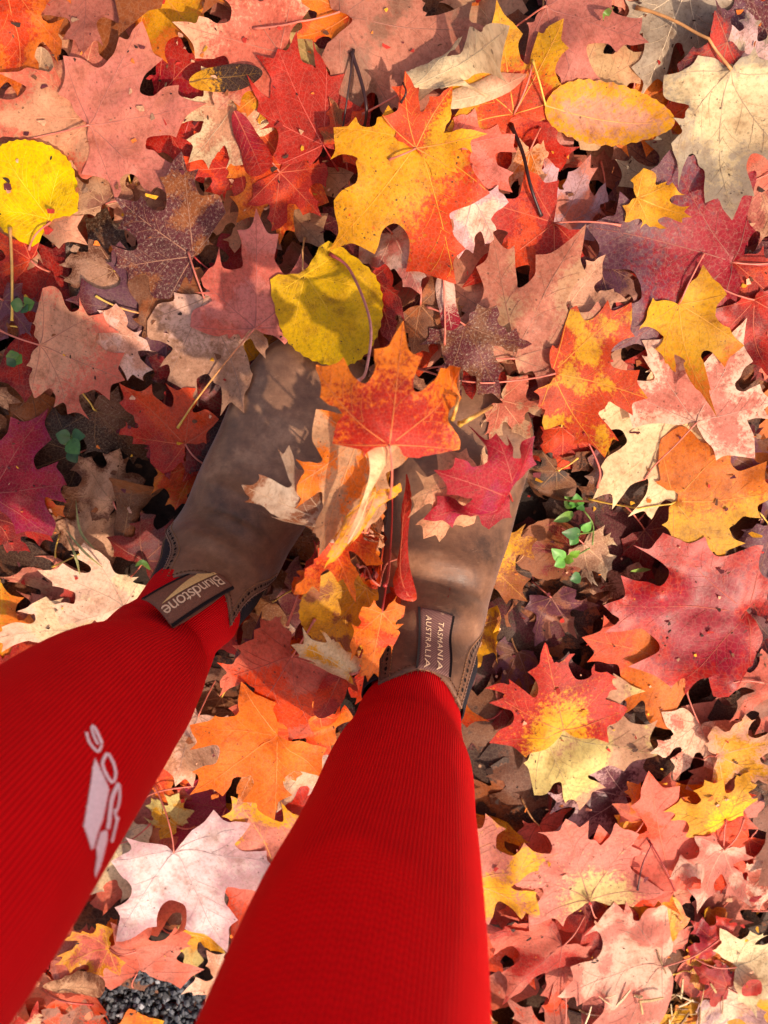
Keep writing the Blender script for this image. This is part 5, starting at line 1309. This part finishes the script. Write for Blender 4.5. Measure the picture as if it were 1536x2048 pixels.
sprig([([(150, 860), (140, 880), (132, 900)], [((140, 875), (112, 868), .007, .003), ((140, 880), (160, 908), .008, .003), ((145, 868), (172, 872), .006, .003), ((136, 890), (130, 866), .006, .003), ((140, 900), (155, 925), .006, .0)])],
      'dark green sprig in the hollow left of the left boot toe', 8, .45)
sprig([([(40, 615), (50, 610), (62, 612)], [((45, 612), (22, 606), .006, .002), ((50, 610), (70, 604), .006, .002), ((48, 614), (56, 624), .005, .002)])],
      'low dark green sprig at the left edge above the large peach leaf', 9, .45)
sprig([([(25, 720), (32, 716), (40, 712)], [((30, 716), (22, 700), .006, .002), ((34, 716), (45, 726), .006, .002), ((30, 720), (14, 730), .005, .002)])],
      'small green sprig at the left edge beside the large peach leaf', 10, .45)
# a few grass blades
def blade(pts, w, c, label, lift=.012):
    P = np.array([top_at(x, y, .003+lift*math.sin(math.pi*i/(len(pts)-1))) for i, (x, y) in enumerate(pts)]); P = catmull(P, 6)
    T = np.gradient(P, axis=0); S_ = np.cross(T, [0, 0, 1.]); S_ /= np.linalg.norm(S_, axis=1)[:, None]+1e-9
    ww = w*np.sin(np.linspace(.25, 3.05, len(P)))[:, None]
    V = np.stack([P+S_*ww, P+np.array([0, 0, -.0006]), P-S_*ww], 1).reshape(-1, 3)
    o = colmesh('grass_blade', V-P[0], grid_faces(3, len(P)), c, M_GREEN); o.location = P[0]
    tag(o, label, 'grass blade', 'grass blades in the litter')
gb = [([(190, 1100), (160, 1060), (150, 985)], 'pale dry grass blade standing in the hollow left of the left boot'), ([(205, 1135), (165, 1100), (120, 1045)], 'long olive grass blade above the left sock near the boot'),
      ([(160, 1150), (150, 1110), (128, 1060)], 'short olive grass blade nearest the sunlit pale leaf above the left sock'), ([(300, 1140), (285, 1125), (268, 1135)], 'green grass tuft blade touching the left boot ankle')]
for k, (p, lb) in enumerate(gb): blade(p, .0013 if k < 3 else .003, lin((128, 126, 74)) if k < 3 else lin((70, 104, 44)), lb)
blade([(1262, 1142), (1285, 1140), (1305, 1139)], .0022, lin((120, 150, 70)), 'bright green grass blade at the left point of the wet crimson leaf')
blade([(1205, 42), (1215, 25), (1230, 12)], .0026, lin((92, 122, 48)), 'green grass blade at the top edge by the grey green leaf')
# dark gravel, showing at lower left
rg = np.random.default_rng(12); VV = []; FF = []; CC = []; n = 0
ico = bmesh.new(); bmesh.ops.create_icosphere(ico, subdivisions=1, radius=1.0); IV = np.array([v.co[:] for v in ico.verts]); IF = [tuple(v.index for v in f.verts) for f in ico.faces]; ico.free()
for k in range(900):
    x, y = rg.uniform(180, 440), rg.uniform(1915, 2090)
    if not in_gravel(x, y): continue
    P = unproject(x, y, rg.uniform(0, .008)); r = rg.uniform(.0016, .0048); sc = rg.uniform(.6, 1.3, 3)
    V = IV*sc*r*(1+.25*rg.normal(0, 1, (len(IV), 1)).clip(-1, 1)); c = np.array(lin((58, 64, 70)))*rg.uniform(.35, 1.9)
    if rg.random() < .08: c = np.array(lin((150, 156, 160)))
    VV.append(V+P); FF += [tuple(i+n for i in f) for f in IF]; n += len(IV); CC.append(np.tile(np.r_[c, 1.], (len(IV), 1)))
g = mesh_obj('gravel', np.vstack(VV), FF, attr_material('gravel_stone', .6, .3, 500.), kind='stuff', shade=False, col=np.vstack(CC)); g['label'] = 'dark grey gravel showing through at the lower left'
# straw and chopped bark at lower right
VV = []; FF = []; CC = []; n = 0
for k in range(220):
    x, y = rg.normal(1300, 75), rg.normal(2030, 38)
    if not ((x-1300)/150)**2+((y-2020)/115)**2 < 1: continue
    P = top_at(x, y, rg.uniform(.0005, .003)) if rg.random() < .3 else unproject(x, y, rg.uniform(.004, .020)); L = rg.uniform(.006, .030); a = rg.uniform(0, 3.14); dz = rg.uniform(-.2, .2)
    d = np.array([math.cos(a), math.sin(a), dz])*L/2; w = rg.uniform(.0005, .0016)
    v, f = tube([P-d, P+np.array([0, 0, .001]), P+d], [w, w*1.1, w*.7], 5)
    c = np.array(lin([(214, 186, 132), (196, 160, 104), (150, 112, 72), (232, 212, 168), (224, 200, 150)][rg.integers(5)]))*rg.uniform(.8, 1.1)
    VV += v; FF += [tuple(i+n for i in q) for q in f]; n += len(v); CC.append(np.tile(np.r_[c, 1.], (len(v), 1)))
st = mesh_obj('straw', VV, FF, attr_material('straw_bits', .7, .25, 500.), kind='stuff', shade=False, col=np.vstack(CC)); st['label'] = 'pale straw and bark chips at the lower right'
# crumbs of leaf, bark and soil on the ground everywhere
VV = []; FF = []; CC = []; n = 0
for k in range(2600):
    x, y = rg.uniform(-40, 1580), rg.uniform(-40, 2090); P = unproject(x, y, .0); ix, iy = cell(P[None, 0], P[None, 1])
    if IDM[ix, iy][0] >= 0 and rg.random() < .82: continue
    P[2] = max(0, float(HGT[ix, iy][0])) + .0004
    if P[2] > .06: continue
    r = rg.uniform(.0005, .0022) if IDM[ix, iy][0] < 0 else rg.uniform(.0003, .0009); a = rg.uniform(0, 6.28)
    V = IV*np.array([r*rg.uniform(1, 3), r, r*.5]); V = np.stack([V[:, 0]*math.cos(a)-V[:, 1]*math.sin(a), V[:, 0]*math.sin(a)+V[:, 1]*math.cos(a), V[:, 2]], -1)
    c = np.array(lin([(40, 26, 18), (70, 46, 30), (110, 76, 50), (28, 20, 16)][rg.integers(4)]))
    VV.append(V+P); FF += [tuple(i+n for i in f) for f in IF]; n += len(IV); CC.append(np.tile(np.r_[c, 1.], (len(IV), 1)))
for k in range(900):                                     # flakes of torn leaf
    x, y = rg.uniform(-40, 1580), rg.uniform(-40, 2090); P = top_at(x, y, .0012); m = rg.integers(5, 8)
    if P[2] > .06: continue
    r = rg.uniform(.0010, .0042)*rg.uniform(.5, 1); an = np.sort(rg.uniform(0, 6.28, m)); tl = rg.normal(0, .35, 2)
    V = np.stack([r*np.cos(an)*rg.uniform(.7, 1.6), r*np.sin(an), np.zeros(m)], -1); V[:, 2] = V[:, 0]*tl[0]+V[:, 1]*tl[1]; V[:, 2] -= V[:, 2].min()
    c = np.array(lin(PAL[['brown', 'rust', 'tan', 'red', 'orange', 'peach', 'dbrown', 'gold', 'maroon'][rg.integers(9)]]))*rg.uniform(.6, 1.1)
    VV.append(V+P); FF.append(tuple(range(n, n+m))); n += m; CC.append(np.tile(np.r_[c, 1.], (m, 1)))
cr = mesh_obj('debris', np.vstack(VV), FF, attr_material('bark_crumb', .9, .3, 500.), kind='stuff', shade=False, col=np.vstack(CC)); cr['label'] = 'crumbs of bark, soil and torn leaf scattered over the leaves'
# twigs and loose stalks lying on top
def stalk(name, pts, r, c0, c1, label, cat, lift=.008):
    P = np.array([top_at(x, y, .0015+lift*math.sin(math.pi*i/(len(pts)-1))) for i, (x, y) in enumerate(pts)])
    for k in range(2): P[1:-1, 2] = np.maximum(P[1:-1, 2], (P[:-2, 2]+P[2:, 2])/2)
    P = catmull(P, 6); P = np.vstack([P, P[-1]+(P[-1]-P[-2])*.6]); n = len(P)
    v, f = tube(P-P[0], np.interp(np.linspace(0, 1, n), [0, .08, .9, 1], [r*1.5, r, r*.8, r*1.2]), 6)
    t = np.repeat(np.linspace(0, 1, n), 6)[:, None]; cc = np.array(lin(PAL[c0]))*(1-t)+np.array(lin(PAL[c1]))*t
    o = mesh_obj(name, v, f, M_STEM, col=np.concatenate([cc, np.ones((len(cc), 1))], 1)); o.location = P[0]
    tag(o, label, cat, 'twigs and loose leaf stalks')
stalk('twig', [(703, 105), (722, 165), (733, 215), (728, 262)], .0016, 'stem_dark', 'stem_dark', 'dark bent twig above the big gold and red leaf', 'twig')
stalk('twig', [(1022, 250), (1045, 305), (1062, 375), (1084, 436)], .0017, 'stem_dark', 'stem_dark', 'long dark twig left of the mauve pink leaf at upper right', 'twig')
stalk('twig', [(802, 205), (812, 185), (806, 165)], .0009, 'stem_dark', 'stem_dark', 'tiny dark twig on the dusty pink leaf at top centre', 'twig')
stalk('leaf_stalk', [(660, 508), (700, 540), (742, 640), (740, 710), (715, 765)], .0013, 'stem_red', 'lilac', 'long curved red stalk beside the dull yellow heart-shaped leaf', 'leaf stalk')
stalk('leaf_stalk', [(905, 838), (915, 800), (916, 740)], .0012, 'stem_yel', 'stem_pink', 'short upright pink stalk above the right boot toe', 'leaf stalk')
stalk('leaf_stalk', [(920, 848), (950, 832), (985, 812)], .0016, 'stem_yel', 'stem_tan', 'thick cream stalk end beside the crimson leaf on the right boot', 'leaf stalk')
stalk('leaf_stalk', [(770, 1170), (776, 1100), (786, 1040)], .0012, 'stem_red', 'stem_pink', 'straight red stalk standing between the boots', 'leaf stalk', .02)
stalk('leaf_stalk', [(20, 455), (24, 540), (24, 648)], .0013, 'stem_tan', 'stem_yel', 'straight tan stalk hanging below the bright yellow leaf', 'leaf stalk')
stalk('leaf_stalk', [(70, 1965), (120, 2000), (190, 2010)], .0014, 'stem_pink', 'stem_red', 'curved pink stalk left of the dark gravel', 'leaf stalk')
stalk('leaf_stalk', [(270, 1605), (330, 1580), (465, 1565)], .0010, 'stem_pink', 'stem_pink', 'long pink stalk between the legs', 'leaf stalk')
stalk('leaf_stalk', [(1275, 1780), (1285, 1730), (1305, 1685)], .0010, 'stem_dark', 'stem_red', 'thin dark stalk on the broad red orange leaf', 'leaf stalk')
stalk('leaf_stalk', [(575, 1250), (600, 1180), (607, 1140)], .0010, 'stem_pink', 'stem_pink', 'pale mauve stalk beside the left boot elastic', 'leaf stalk')
stalk('leaf_stalk', [(1195, 975), (1190, 930), (1165, 860)], .0011, 'stem_pink', 'stem_red', 'red stalk below the blotched red orange leaf', 'leaf stalk')
